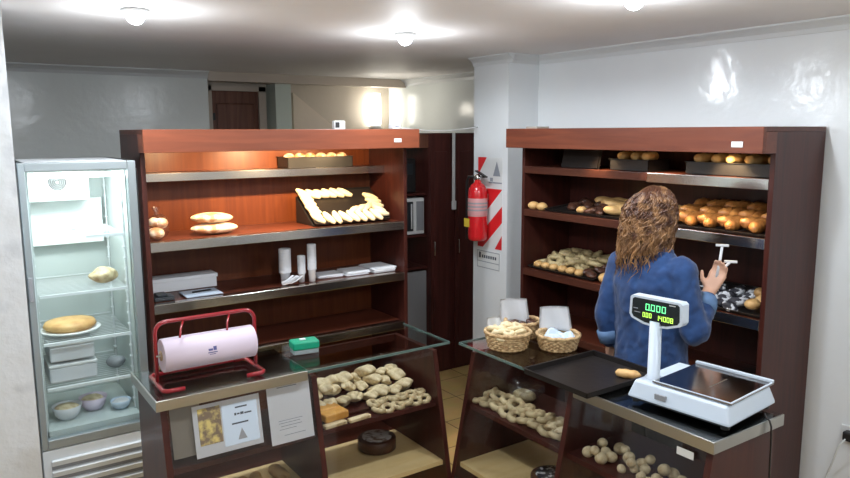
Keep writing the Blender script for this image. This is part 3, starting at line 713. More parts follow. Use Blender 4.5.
# food inside the right counter
XR = 1.80
for r in range(2):
    for c in range(9):
        y = 2.31 - c * .058
        rp.put((1.865 + r * .055 + rj(.006), y + rj(.006), zi + (.018 if r else .0)), (rj(.35), rj(.35), 0), 'pale ring biscuit on the right counter shelf, %s from far end, %s row' % (ORD[c], ['front', 'back'][r]), 'ring biscuits in the right counter', 1.35)
pb = thing('biscuit_bag', 'crumpled clear bag lying behind the ring biscuits in the right counter', 'bag', (2.02, 2.22, zi))
MB().sph((2.02, 2.20, zi + .055), .065, 4, (1.0, 1.5, .8), .35, 14).build('bag_film', 'plastic_clear', pb, True)
MB().sph((2.02, 2.20, zi + .03), .04, 3, (1.0, 1.6, .6), .35, 14).build('biscuits', 'ring_pale', pb, True)
for i in range(4): pale.put((1.90 + (i % 2) * .05, 1.86 - (i // 2) * .05 + .04, zi + .002), (rj(.2), 0, 1.8 + rj(.3)), 'pale filled pastry near the divider of the right counter, %s from the far end' % ORD[i], 'filled pastries in the right counter', .85)
st_ = Proto(MB().tube([(-.04, 0, .006), (0, .002, .009), (.04, 0, .006)], .006, 8).build('cheese_straw', 'dough_pale', None, True), 'biscuit')
for i in range(9): st_.put((1.87 + (i % 3) * .035, 1.80 - (i // 3) * .012, zi + .002 + (i % 3) * .004), (rj(.1), 0, 1.0 + rj(.5)), 'thin pale biscuit stick beside the divider of the right counter', 'biscuit sticks in the right counter', .9)
cake2 = thing('round_cake', 'round dark cake dusted with sugar on the lower board of the right counter', 'cake', (1.97, 1.93, .491))
MB().lathe([(.075, 0), (.085, .006), (.086, .045), (.08, .05), (.0, .05)], (1.93, 1.93, .4915), 36, True).build('cake_body', 'choc', cake2, True)
MB().lathe([(.066, .0505), (.066, .053), (.0, .053)], (1.93, 1.93, .4915), 30, True).build('icing', 'choc_sugar', cake2, True)
kn = Proto(bun(.019, 'dough_white', 'meringue', (1, 1, .9), .6), 'meringue')
for r in range(3):
    for c in range(8):
        kn.put((1.858 + r * .045 + rj(.018), 1.68 - c * .045 + rj(.022), zi + (.024 if (r + c) % 3 == 1 else .002)), (rj(.5), rj(.5), rj(3)), 'small cream meringue in the right counter, %s from far end, %s row' % (ORD[c], ['front', 'middle', 'back'][r]), 'meringues in the right counter', random.uniform(.85, 1.25))
tag(origin(MB().poly([(1.765, 1.225, .905), (1.765, 1.225, .93), (1.766, 1.225, .93), (1.766, 1.225, .905)], (0, .06, 0)).build('price_label', 'sign_white'), (1.765, 1.25, .91)), 'small white price label stuck inside the near end of the right counter glass', 'label')
bpy.data.objects['price_label'].location = (1.8185, 1.25, .915)

# ------------------------------------------------------------------ on the right counter
def basket(x, y, r, h, label):
    b = thing('wicker_basket', label, 'basket', (x, y, ZC), 'wicker baskets')
    m = MB(); nz = 7
    for i in range(nz):       # woven bands
        z = ZC + .006 + (h - .012) * i / (nz - 1); rr_ = r * (.84 + .16 * i / (nz - 1)); P_ = []
        for k in range(40):
            a = 2 * PI * k / 40; w = .0025 * math.cos(10 * 2 * PI * k / 20 + i * PI); P_.append((x + (rr_ + w) * math.cos(a), y + (rr_ + w) * math.sin(a), z))
        m.tube(P_, .0058, 6, True)
    m.build('weave', 'wicker', b, True)
    m = MB()
    m.tube([(x + r * 1.02 * math.cos(2 * PI * k / 36), y + r * 1.02 * math.sin(2 * PI * k / 36), ZC + h + .002 * math.sin(k * 2)) for k in range(36)], .008, 8, True)
    m.build('rim', 'wicker', b, True)
    MB().lathe([(r * .80, .001), (r * .80, .006), (0.001, .006)], (x, y, ZC), 24).build('basket_floor', 'wicker', b)
    return b
basket(1.925, 2.205, .092, .07, 'wicker basket full of pale biscuits, at the front left of the counter top')
basket(2.09, 2.075, .086, .06, 'shallow wicker basket lined with a bluish cloth, rightmost of three')
basket(2.09, 2.335 - .04, .075, .07, 'rear wicker basket behind the biscuit basket, holding a tall paper sheet')
bc = Proto(ring(.019, .0095, 'dough_pale', 'biscuit'), 'biscuit')
for i in range(26):
    a = i * 2.4; rr_ = .074 * math.sqrt((i % 13) / 13); up = .062 + (.017 if i > 12 else 0) - rr_ * .15
    bc.put((1.925 + rr_ * math.cos(a), 2.205 + rr_ * math.sin(a), ZC + up), (rj(.6), rj(.6), 0), 'pale crunchy biscuit heaped in the front left wicker basket', 'biscuits in the basket', 1)
for i in range(5):
    a = i * 1.3; ch.put((2.09 + .04 * math.cos(a), 2.295 + .04 * math.sin(a), ZC + .05), (0, 0, a), 'dark brown pastry inside the rear wicker basket', 'pastries in the rear basket', .65)
def napkin(name, label, c, dirv, w, h, lean, mt='paper', base=.05, fold=.012):
    dx = Vector(dirv).normalized(); n = Vector((-dx.y, dx.x, 0))
    def f(s, t): return Vector(c) + Vector((dx.x, dx.y, 0)) * (s - .5) * w * (1 - .12 * t) + n * (lean * t + fold * math.sin(s * 5 + t * 2)) + Vector((0, 0, base + h * t + .01 * math.sin(s * 3)))
    o = MB().sheet(f, 10, 8, .0008).build(name, mt, None, True)
    return tag(origin(o, c), label, 'paper')
napkin('paper_sheet', 'upright white paper sheet standing in the rear basket', (2.07, 2.325, ZC), (.84, -.52), .135, .105, .03)
napkin('paper_sheet', 'white paper sheet standing at the back of the cloth-lined basket', (2.125, 2.125, ZC), (.80, -.55), .14, .10, .035)
napkin('paper_sheet', 'low white paper corner at the left edge of the biscuit basket', (1.91, 2.262, ZC), (.95, -.25), .07, .06, .02)
def cl(s, t):
    a = 2 * PI * s; q = .072 * t; return Vector((2.09 + q * math.cos(a), 2.075 + q * math.sin(a), ZC + .052 + .016 * math.sin(a * 3 + t * 5) * t + .012 * math.cos(t * 9)))
m = MB(); g = []
for i in range(11):
    g.append([m.bm.verts.new(cl(k / 26, .02 + i / 10)) for k in range(26)])
for i in range(10):
    for k in range(26): m.bm.faces.new([g[i][k], g[i][(k + 1) % 26], g[i + 1][(k + 1) % 26], g[i + 1][k]])
tag(origin(m.build('cloth_napkin', 'paper_blue', None, True), (2.09, 2.075, ZC + .05)), 'crumpled bluish cloth lining the rightmost basket', 'cloth')
bt = tray('baking_tray', 'wide black baking tray on the right counter top, overhanging the front edge', (1.755, 1.60), (2.13, 1.915), ZC + .001, rim=.022, group=None)
gp.put((2.03, 1.655, ZC + .004), (0, 0, -1.1), 'single golden roll lying alone in the black tray on the counter top', None, .78)

# scale
S = thing('weighing_scale', 'white digital shop scale with pole display on the right counter', 'scale', (2.03, 1.35, ZC))
SR = Matrix.Translation((2.03, 1.35, 0)) @ Matrix.Rotation(.10, 4, 'Z') @ Matrix.Translation((-2.03, -1.35, 0))
def sb(m, name, mt, parent, smooth=False):
    bmesh.ops.transform(m.bm, matrix=SR, verts=m.bm.verts); return m.build(name, mt, parent, smooth)
m = MB()   # tapered housing
def frus(m, x0, x1, y0, y1, z0, z1, i):
    A = [m.bm.verts.new(p) for p in ((x0, y0, z0), (x1, y0, z0), (x1, y1, z0), (x0, y1, z0))]
    B = [m.bm.verts.new(p) for p in ((x0 + i, y0 + i, z1), (x1 - i, y0 + i, z1), (x1 - i, y1 - i, z1), (x0 + i, y1 - i, z1))]
    m.bm.faces.new(A[::-1]); m.bm.faces.new(B)
    for k in range(4): m.bm.faces.new([A[k], A[(k + 1) % 4], B[(k + 1) % 4], B[k]])
    es = list({e for v in A + B for e in v.link_edges}); bmesh.ops.bevel(m.bm, geom=es, offset=.008, segments=2, affect='EDGES', profile=.5)
frus(m, 1.875, 2.19, 1.175, 1.535, ZC + .016, ZC + .075, .018)
sb(m, 'housing', 'scale_body', S)
sb(MB().box((1.885, 1.185, ZC + .010), (2.18, 1.525, ZC + .02)), 'under_frame', 'scale_dark', S)
for x in (1.90, 2.16):
    for y in (1.20, 1.51): sb(MB().lathe([(.014, 0), (.014, .011)], (x, y, ZC + .0005), 12), 'rubber_foot', 'black', S)
pt = sb(MB().box((1.90, 1.185, ZC + .078), (2.185, 1.455, ZC + .084), .002), 'platter', 'steel_sheet', S)
sb(MB().box((2.172, 1.185, ZC + .084), (2.185, 1.455, ZC + .094), .002).box((1.90, 1.185, ZC + .084), (1.905, 1.455, ZC + .086)).box((1.905, 1.185, ZC + .084), (2.172, 1.19, ZC + .087)), 'platter_rim', 'scale_body', pt)
sb(MB().box((1.99, 1.30, ZC + .0842), (2.10, 1.304, ZC + .0848)), 'platter_groove', 'steel_dull', pt)
sb(MB().lathe([(.03, .062), (.028, .078), (.021, .084), (.020, .27)], (1.955, 1.485, ZC), 20), 'pole', 'scale_body', S, True)
rects_k = sb(MB().box((1.876, 1.39, ZC + .035), (1.884, 1.43, ZC + .052)), 'keypad_mark', 'sign_grey', S)
# display head (faces the customer, -X)
hy, hz = 1.478, 1.303
out = []
for (y, z) in ((-.088, .045), (-.096, .038), (-.098, -.022), (-.09, -.034), (-.045, -.049), (0, -.053), (.045, -.049), (.09, -.034), (.098, -.022), (.096, .038), (.088, .045)): out.append((y, z))
HR = Matrix.Translation((1.955, hy, 0)) @ Matrix.Rotation(.12, 4, 'Z') @ Matrix.Translation((-1.955, -hy, 0))
def hb(m, name, mt, parent, smooth=False):
    bmesh.ops.transform(m.bm, matrix=HR, verts=m.bm.verts); return m.build(name, mt, parent, smooth)
hd = hb(MB().poly([(1.935, hy + y, hz + z) for y, z in out], (.04, 0, 0)), 'display_head', 'scale_body', S)
hb(MB().poly([(1.934, hy + y * .9, hz + z * .84) for y, z in out], (.002, 0, 0)), 'screen', 'screen', hd)
SEG = {'0': 'abcdef', '1': 'bc', '4': 'fgbc', '3': 'abgcd', '8': 'abcdefg'}
def digits(txt, y0, z0, w, h, gap, name, mt):
    m = MB(); y = y0; t_ = h * .11; x = 1.9335
    for chx in txt:
        if chx == ' ': y -= w + gap; continue
        if chx == '.': m.box((x, y + gap * .2, z0), (x + .0006, y + gap * .7, z0 + t_)); continue
        r = {'a': (0, h - t_, w, h), 'd': (0, 0, w, t_), 'g': (0, h / 2 - t_ / 2, w, h / 2 + t_ / 2), 'f': (0, h / 2, t_, h), 'b': (w - t_, h / 2, w, h), 'e': (0, 0, t_, h / 2), 'c': (w - t_, 0, w, h / 2)}
        for s_ in SEG[chx]:
            a = r[s_]; m.box((x, y - a[0], z0 + a[1]), (x + .0006, y - a[2], z0 + a[3]))
        y -= w + gap
    hb(m, name, mt, hd)
digits('0.000', hy + .036, hz + .001, .014, .022, .006, 'weight_digits', 'led_green')
digits('0.00', hy + .046, hz - .024, .0085, .016, .0035, 'price_digits', 'led_yellow')
digits('14008', hy - .004, hz - .027, .0095, .017, .0035, 'total_digits', 'led_yellow')
hb(MB().box((1.9335, hy - .05, hz + .030), (1.9345, hy - .072, hz + .033)), 'screen_caption', 'sign_white', hd)
hb(MB().box((1.9335, hy + .065, hz + .0), (1.9345, hy + .082, hz + .003)).box((1.9335, hy + .055, hz - .012), (1.9345, hy + .078, hz - .0095)), 'screen_caption', 'ink_soft', hd)
hb(MB().box((1.9335, hy + .02, hz - .0445), (1.9355, hy - .022, hz - .0385)), 'name_plate', 'sign_grey', hd)
pts = [(2.10, 1.17, 1.012), (2.085, 1.155, 1.006), (2.08, 1.142, 1.003), (2.08, 1.135, .985), (2.082, 1.134, .95), (2.09, 1.135, .8), (2.1, 1.136, .5), (2.12, 1.138, .2), (2.13, 1.12, .01)]
tag(origin(MB().tube(pts, .003, 6).build('power_cable', 'black', None, True), pts[0]), 'black power cable hanging from the scale over the near end of the counter', 'cable')

# socket with plug on the right wall
sk = thing('wall_socket', 'wall socket with a black plug low on the white right wall', 'socket', (3.2, 1.39, .57))
box((3.192, 1.33, .54), (3.2, 1.43, .62), .003).build('face_plate', 'white_plastic', sk)
MB().box((3.150, 1.365, .565), (3.1915, 1.405, .605), .006).build('plug', 'black', sk)
pts = [(3.152, 1.39, .575), (3.14, 1.41, .54), (3.165, 1.44, .45), (3.185, 1.48, .32), (3.19, 1.50, .16), (3.188, 1.50, .01)]
tag(origin(MB().tube(pts, .0035, 6).build('cable', 'wall_grey', None, True), pts[0]), 'grey cable hanging down the white wall from the black plug', 'cable')

# ------------------------------------------------------------------ extinguisher and sign on the pillar
px_ = 2.95
E_ = thing('fire_extinguisher', 'red fire extinguisher hung on the white pillar', 'fire extinguisher', (2.872, 3.60, 1.16))
ex, ey = 2.872, 3.60
MB().lathe([(.05, 1.20), (.060, 1.21), (.063, 1.23), (.063, 1.50), (.058, 1.535), (.045, 1.56), (.024, 1.575), (.02, 1.59)], (ex, ey, 0), 32).build('cylinder', 'ext_red', E_, True)
MB().lathe([(.0635, 1.36), (.064, 1.361), (.064, 1.475), (.0635, 1.476)], (ex, ey, 0), 32, False).build('paper_label', 'ext_label', E_, True)
m = MB()
for i in range(3): m.lathe([(.065, 1.44 - i * .022), (.065, 1.45 - i * .022)], (ex, ey, 0), 32, False)
m.build('label_print', 'sign_grey', E_, True)
MB().lathe([(.020, 1.59), (.024, 1.60), (.024, 1.62), (.012, 1.63)], (ex, ey, 0), 16).build('valve', 'chrome', E_, True)
MB().box((ex - .012, ey - .09, 1.628), (ex + .012, ey + .02, 1.636), .002, Matrix.Rotation(.35, 3, 'X')).box((ex - .012, ey - .08, 1.61), (ex + .012, ey + .01, 1.617), .002).build('handle', 'black', E_)
MB().tube([(ex, ey + .02, 1.612), (ex - .02, ey + .07, 1.61), (ex - .02, ey + .088, 1.57), (ex - .02, ey + .086, 1.45), (ex - .02, ey + .084, 1.28), (ex - .02, ey + .082, 1.20)], .009, 10).build('hose', 'black', E_, True)
MB().box((ex - .068, ey + .0, 1.29), (ex - .0665, ey + .055, 1.345), .0005).build('tag', 'yellow_tag', E_)
MB().box((ex + .06, ey - .02, 1.46), (px_ - .0022, ey + .02, 1.50), .002).build('bracket', 'steel_dull', E_)
# striped sign
sg = thing('extinguisher_sign', 'white sign with red diagonal stripes behind the extinguisher', 'sign', (px_, 3.57, 1.44))
sy0, sy1, sz0, sz1 = 3.69, 3.445, 1.145, 1.735     # far (left) .. near (right)
box((px_ - .002, sy1, sz0), (px_, sy0, sz1)).build('board', 'sign_white', sg)
m = MB()
def sq(*pts):
    m.bm.faces.new([m.bm.verts.new((px_ - .003, sy0 + (sy1 - sy0) * s, sz0 + (sz1 - sz0) * t)) for s, t in pts])
sq((0, 1), (.36, 1), (.0, .80))
sq((.0, .60), (.30, .69), (.95, .66), (.0, .30)) if False else None
sq((.30, .66), (1.0, .66), (0, .27), (0, .44))
sq((1.0, .46), (1.0, .26), (0, -.0), (0, .10)) if False else None
sq((1.0, .48), (1.0, .30), (.22, .0), (0, .0), (0, .10))
sq((1.0, .16), (1.0, .0), (.72, .0))
m.build('red_stripe', 'sign_red', sg, fix=False)
m = MB(); sq((.62, .80), (.92, .80), (.77, .96)); m.build('class_triangle', 'ink_soft', sg, fix=False)
m = MB(); sq((.45, .72), (.98, .72), (.98, .735), (.45, .735)); sq((.50, .74), (.62, .74), (.62, .78), (.50, .78)); m.build('small_print', 'ink_soft', sg, fix=False)
ns = thing('small_notice', 'small framed white notice below the striped extinguisher sign', 'notice', (px_, 3.57, 1.07))
box((px_ - .002, 3.46, 1.0), (px_, 3.70, 1.125)).build('board', 'sign_white', ns)
m = MB()
def ln(y0, z0, y1, z1): m.bm.faces.new([m.bm.verts.new(q) for q in ((px_ - .003, y0, z0), (px_ - .003, y1, z0), (px_ - .003, y1, z1), (px_ - .003, y0, z1))])
ln(3.465, 1.005, 3.695, 1.010); ln(3.465, 1.115, 3.695, 1.120); ln(3.465, 1.045, 3.695, 1.050); ln(3.465, 1.005, 3.47, 1.12); ln(3.69, 1.005, 3.695, 1.12)
m.build('frame_line', 'ink_soft', ns, fix=False)
m = MB(); ln(3.675, 1.07, 3.655, 1.108)
for i in range(7): ln(3.645 - i * .022, 1.072, 3.63 - i * .022, 1.092)
m.build('lettering', 'ink', ns, fix=False)

# ------------------------------------------------------------------ kitchen corner behind
KC = thing('tall_cabinet', 'tall dark mahogany cabinet between the left unit and the pillar', 'cabinet', (3.3, 4.6, 0))
MB().box((3.09, 4.465, 0), (3.60, 4.9, 1.89), .002).build('carcass', 'mahogany_dark', KC)
for x0, x1 in ((3.092, 3.272), (3.325, 3.595)):
    dr = box((x0, 4.445, .03), (x1, 4.464, 1.885), .003).build('door', 'mahogany_dark', KC)
    box((x0 + .03, 4.440, .25), (x1 - .03, 4.446, 1.75), .003).build('door_panel', 'mahogany_dark', dr)
    MB().tube([(x0 + .02, 4.435, .95), (x0 + .02, 4.42, .96), (x0 + .02, 4.42, 1.06), (x0 + .02, 4.435, 1.07)], .004, 6).build('handle', 'steel', dr, True)
tag(origin(MB().box((3.285, 4.43, 1.36), (3.312, 4.436, 1.89), .002).box((3.28, 4.42, 1.30), (3.318, 4.438, 1.37), .006).build('hanging_strap', 'white_plastic'), (3.3, 4.44, 1.6)), 'thin white strap hanging down the front of the tall dark cabinet', 'strap')
KS = thing('kitchen_shelf', 'dark open kitchen shelf holding the microwave behind the left unit', 'shelf', (2.75, 4.7, 0))
MB().box((2.46, 4.5, 0), (2.48, 4.9, 1.87)).build('side_panel', 'mahogany_dark', KS)
MB().box((2.46, 4.47, 1.78), (3.088, 4.5, 1.88)).build('header_board', 'door_wood', KS)
for z in (.85, 1.10, 1.42, 1.86): MB().box((2.48, 4.5, z), (3.088, 4.9, z + .018)).build('shelf', 'mahogany_dark', KS)
MB().box((2.48, 4.5, .1), (3.085, 4.52, .83), .002).build('lower_door', 'sign_grey', KS)
mw = thing('microwave_oven', 'white microwave oven seen between the left unit and the dark cabinet', 'microwave', (2.83, 4.6, 1.12))
MB().box((2.62, 4.51, 1.122), (3.075, 4.84, 1.40), .008).build('casing', 'white_plastic', mw)
MB().box((2.64, 4.503, 1.15), (2.97, 4.512, 1.375), .003).build('door_window', 'scale_dark', mw)
MB().box((3.0, 4.503, 1.15), (3.065, 4.512, 1.375), .003).build('control_panel', 'sign_grey', mw)
MB().tube([(2.945, 4.49, 1.17), (2.945, 4.49, 1.36)], .006, 8).build('handle', 'white_plastic', mw, True)
cm = thing('coffee_maker', 'black appliance on the shelf above the microwave', 'appliance', (2.9, 4.6, 1.44))
MB().box((2.80, 4.54, 1.44), (3.02, 4.78, 1.70), .01).build('body', 'black', cm)
MB().box((2.83, 4.535, 1.58), (2.99, 4.541, 1.66), .002).build('front_panel', 'scale_dark', cm)
MB().lathe([(.03, 1.70), (.035, 1.71), (.02, 1.72)], (2.91, 4.66, 0), 16).build('knob', 'steel', cm, True)

# ------------------------------------------------------------------ fridge
FX0, FX1, FY, FYB, FZ = .262, .70, 3.20, 3.78, 1.785
FR = thing('display_fridge', 'tall white glass-door display fridge at the left edge', 'fridge', (.48, 3.5, 0))
m = MB()
m.box((FX0, FY + .045, .0), (FX0 + .03, FYB, FZ), .003).box((FX1 - .03, FY + .045, .0), (FX1, FYB, FZ), .003)
m.box((FX0, FY + .045, FZ - .04), (FX1, FYB, FZ), .003).box((FX0, FYB - .03, 0), (FX1, FYB, FZ), .003).box((FX0 + .03, FY + .05, .08), (FX1 - .03, FYB - .03, .60))
m.build('cabinet', 'fridge_white', FR)
MB().box((FX0 + .03, FYB - .045, .60), (FX1 - .03, FYB - .031, FZ - .04)).box((FX0 + .03, FY + .05, .60), (FX0 + .036, FYB - .04, FZ - .04)).box((FX1 - .036, FY + .05, .60), (FX1 - .03, FYB - .04, FZ - .04))\
    .box((FX0 + .03, FY + .05, .60), (FX1 - .03, FYB - .04, .655)).build('liner', 'fridge_inner', FR)
dr = MB()
z0, z1 = .595, FZ
dr.box((FX0, FY, z0), (FX0 + .024, FY + .04, z1), .003).box((FX1 - .034, FY, z0), (FX1, FY + .04, z1), .003).box((FX0 + .024, FY, z1 - .035), (FX1 - .034, FY + .04, z1), .003).box((FX0 + .024, FY, z0), (FX1 - .034, FY + .04, z0 + .04), .003)
dr = dr.build('door', 'alu', FR)
MB().box((FX0 + .022, FY + .012, z0 + .038), (FX1 - .032, FY + .018, z1 - .033)).build('door_glass', 'fridge_glass', dr)
MB().box((FX0 + .001, FY - .012, 1.23), (FX0 + .018, FY, 1.33), .004).build('handle', 'sign_grey', dr)
MB().box((FX1 + .0005, FY + .005, 1.0), (FX1 + .006, FY + .035, 1.75), .001).build('gasket', 'black', dr)
gr = MB().box((FX0, FY + .005, .03), (FX1, FY + .03, .59), .003).build('grille_panel', 'fridge_white', FR)
m = MB(); m2 = MB()
for k in range(10):
    z = .52 - k * .048
    m.box((FX0 + .03, FY - .006, z), (FX1 - .02, FY + .008, z + .026), .003, Matrix.Rotation(.3, 3, 'X'))
    m2.box((FX0 + .03, FY + .001, z - .016), (FX1 - .02, FY + .0055, z + .001))
m.build('louvre', 'fridge_white', gr); m2.build('slot', 'grille_grey', gr)
# evaporator cover and fan, back panel, lamp
ev = MB().box((FX0 + .04, FYB - .24, 1.60), (FX1 - .13, FYB - .046, 1.735), .012).build('evaporator_cover', 'fridge_cover', FR)
m = MB()
for q in (.034, .026, .018, .010):
    m.tube([(.44 + q * math.cos(2 * PI * k / 24), FYB - .243, 1.685 + q * math.sin(2 * PI * k / 24)) for k in range(24)], .0028, 6, True)
m.build('fan_grille', 'black', ev, True)
MB().box((FX0 + .037, FYB - .10, 1.385), (FX1 - .06, FYB - .046, 1.599), .004).build('air_panel', 'fridge_cover', FR)
MB().tube([(FX0 + .05, FY + .09, FZ - .058), (FX1 - .05, FY + .09, FZ - .058)], .010, 10).build('lamp_tube', 'fridge_tube', FR, True)
light('AREA', 'fridge_light', (.48, FY + .16, FZ - .055), 3.2, (.95, 1.0, .98), shape='RECTANGLE', size=.34, size_y=.12).rotation_euler = (.35, 0, 0)
m = MB()
for y in (FY + .12, FYB - .09):
    for xx in (FX1 - .044, FX0 + .037):
        m.box((xx, y, .66), (xx + .006, y + .012, 1.72))
        for k in range(20): m.box((xx - .004, y - .003, .70 + k * .05), (xx + .008, y + .018, .706 + k * .05))
m.build('shelf_rail', 'fridge_white', FR)
for z in (1.232, 1.026, .83, 1.47):
    xs = FX0 + .045 if z < 1.4 else FX1 - .20
    m = MB()
    m.box((xs, FY + .065, z - .008), (FX1 - .048, FY + .073, z + .004)).box((xs, FYB - .06 if z < 1.4 else FYB - .12, z - .004), (FX1 - .048, (FYB - .055 if z < 1.4 else FYB - .115), z))
    y = FY + .09
    while y < FYB - .12: m.box((xs, y, z - .002), (FX1 - .048, y + .0025, z)); y += .028
    m.build('wire_shelf', 'fridge_white', FR)
# fridge contents
pie = thing('cheese_pie', 'round golden pie on a white plate on the fridge middle shelf', 'pie', (.43, 3.42, 1.03))
MB().lathe([(.06, .003), (.115, .012), (.125, .02), (.12, .022), (.0, .012)], (.43, 3.42, 1.028), 32).build('plate', 'white_plastic', pie, True)
MB().lathe([(.095, .02), (.108, .035), (.10, .052), (.06, .060), (.0, .062)], (.43, 3.42, 1.028), 32).build('pie_crust', 'golden_pale', pie, True)
for i, (z, w) in enumerate(((.832, .095), (.925, .088))):
    c_ = thing('food_container', ['white lidded food container, lower of two stacked in the fridge', 'white lidded food container, upper of two stacked in the fridge'][i], 'container', (.42, 3.42, z), 'stacked food containers')
    MB().box((.42 - w, 3.33, z), (.42 + w, 3.53, z + .068), .008).build('tub', 'cup_white', c_); MB().box((.418 - w, 3.326, z + .069), (.422 + w, 3.534, z + .082), .004).build('lid', 'white_plastic', c_)
def bowl(x, y, z, r, h, mt, mt2, label, name='food_bowl'):
    b = thing(name, label, 'bowl', (x, y, z), 'bowls on the fridge floor')
    MB().lathe([(r * .55, .001), (r * .8, h * .35), (r, h), (r * .96, h), (r * .75, h * .4), (r * .5, .008), (.001, .008)], (x, y, z), 28).build('bowl_body', mt, b, True)
    MB().sph((x, y, z + h * .75), r * .8, 3, (1, 1, .4), .2, 18).build('contents', mt2, b, True)
bowl(.385, 3.37, .656, .062, .06, 'cup_white', 'dough_white', 'white bowl at the left of the fridge floor')
bowl(.50, 3.42, .656, .060, .06, 'roll_paper', 'dough_white', 'pinkish bowl in the middle of the fridge floor')
bowl(.605, 3.36, .656, .045, .04, 'paper_blue', 'cup_white', 'small bluish bowl at the right of the fridge floor')
sbg = MB().sph((.58, 3.42, 1.233 + .035), .05, 4, (1.25, 1.0, .7), .3, 18).build('pastry_bag', 'ring_pale', None, True); tag(origin(sbg, (.58, 3.42, 1.233)), 'crumpled bag of pastries on the top wire shelf of the fridge', 'bag')
sbg = MB().sph((.61, 3.42, .832 + .03), .04, 3, (1.0, 1.0, .7), .3, 18).build('dark_bag', 'sign_grey', None, True); tag(origin(sbg, (.61, 3.42, .832)), 'small grey bag beside the stacked containers in the fridge', 'bag')

# ------------------------------------------------------------------ woman
def remeshed(m, name, mt, parent, voxel, smooth=4):
    """fuse overlapping closed shapes into one continuous skin"""
    o = m.build('tmp', mt)
    md = o.modifiers.new('r', 'REMESH'); md.mode = 'VOXEL'; md.voxel_size = voxel
    ms = o.modifiers.new('s', 'SMOOTH'); ms.factor = .5; ms.iterations = smooth
    dg = bpy.context.evaluated_depsgraph_get(); me = bpy.data.meshes.new_from_object(o.evaluated_get(dg))
    bpy.data.objects.remove(o)
    for p in me.polygons: p.use_smooth = True
    if parent: me.transform(Matrix.Translation(-parent.location))
    me.name = name; n = bpy.data.objects.new(name, me); COL.objects.link(n)
    if parent: n.parent = parent
    return n
def limb(m, pts, rads, seg=14, sub=6):
    P_, R_ = [], []
    for i in range(len(pts) - 1):
        for k in range(sub):
            t = k / sub; P_.append(Vector(pts[i]).lerp(Vector(pts[i + 1]), t)); R_.append(rads[i] * (1 - t) + rads[i + 1] * t)
    P_.append(Vector(pts[-1])); R_.append(rads[-1])
    m.tube(P_, R_, seg)
    m.sph(pts[0], rads[0], 2); m.sph(pts[-1], rads[-1], 2)
    for i in range(1, len(pts) - 1): m.sph(pts[i], rads[i] * 1.0, 2)
def torso(m, secs, seg=24):
    rings = []
    for (x, y, z, a, b) in secs:
        rings.append([m.bm.verts.new((x + a * math.cos(2 * PI * k / seg), y + b * math.sin(2 * PI * k / seg), z)) for k in range(seg)])
    for A, B in zip(rings, rings[1:]):
        for k in range(seg): m.bm.faces.new([A[k], A[(k + 1) % seg], B[(k + 1) % seg], B[k]])
    m.bm.faces.new(rings[0][::-1]); m.bm.faces.new(rings[-1])
WX, WY = 2.475, 1.908
hc = Vector((WX + .01, WY - .005, 1.545))
shR, elR, wrR = (WX - .01, WY - .150, 1.330), (WX - .01, WY - .222, 1.10), (WX + .145, WY - .168, 1.225)
shL, elL, wrL = (WX - .01, WY + .160, 1.325), (WX - .055, WY + .198, 1.09), (WX - .045, WY + .178, .965)
def hand(m, base, d, side, curl, s=1.0):
    """palm + five fingers; d = pointing direction, side = thumb direction"""
    d = Vector(d).normalized(); sd = Vector(side); sd = (sd - d * sd.dot(d)).normalized(); n = d.cross(sd)
    b = Vector(base)
    for i in range(4):
        o_ = sd * (.028 - .018 * i) * s
        limb(m, [b + o_ * .6, b + o_ + d * .085 * s], [.014 * s, .0125 * s], 8, 3)
        L_ = (.066, .074, .068, .054)[i] * s; p0 = b + o_ + d * .08 * s; dd = d.copy(); pts = [p0]
        for k, fr in enumerate((.45, .30, .25)):
            dd = (dd + n * curl * (.35 + .3 * k)).normalized(); pts.append(pts[-1] + dd * L_ * fr)
        limb(m, pts, [.0092 * s, .0086 * s, .008 * s, .0068 * s], 8, 2)
    t0 = b + sd * .024 * s + d * .02 * s; td = (d * .6 + sd * .8 + n * .25).normalized()
    limb(m, [t0, t0 + td * .035 * s, t0 + (td * .5 + d * .5).normalized() * .035 * s + td * .033 * s], [.013 * s, .0105 * s, .0085 * s], 8, 3)
m = MB()
# head with cranium, jaw, nose, ears; faces +X
m.sph(hc + Vector((-.005, 0, .02)), .092, 3, (1.02, .82, 1.0)); m.sph(hc + Vector((.03, 0, -.045)), .066, 3, (.85, .82, 1.05))
m.sph(hc + Vector((.05, 0, -.085)), .028, 2, (1, 1, .8))
limb(m, [hc + Vector((.086, 0, .01)), hc + Vector((.108, 0, -.022))], [.008, .014], 8, 3)
for s_ in (-1, 1): m.sph(hc + Vector((-.002, s_ * .078, -.012)), .026, 2, (.6, .35, 1.1))
limb(m, [(WX - .012, WY, 1.36), (WX - .002, WY, 1.49)], [.056, .05])
torso(m, [(WX, WY, .80, .105, .165), (WX, WY, .90, .105, .17), (WX, WY, 1.02, .09, .135), (WX, WY, 1.15, .10, .15), (WX, WY, 1.27, .105, .165), (WX, WY, 1.35, .075, .15), (WX, WY, 1.395, .05, .06)])
for a, b, c in ((shR, elR, wrR), (shL, elL, wrL)): limb(m, [a, b, c], [.05, .038, .026])
for s_ in (-1, 1): limb(m, [(WX, WY + s_ * .085, .86), (WX + .012, WY + s_ * .09, .46), (WX - .01, WY + s_ * .095, .09)], [.085, .052, .036])
for s_ in (-1, 1): limb(m, [(WX - .02, WY + s_ * .095, .045), (WX + .14, WY + s_ * .11, .03)], [.036, .028])
dR = Vector((.05, .03, .13)).normalized()
hand(m, Vector(wrR) + Vector((.01, 0, .008)), (.045, -.01, .075), (.1, .2, .35), .9, .95)
hand(m, wrL, (.01, -.012, -.09), (.3, -.1, 0), .5, .9)
W = remeshed(m, 'person', 'skin', None, .0055, 3)
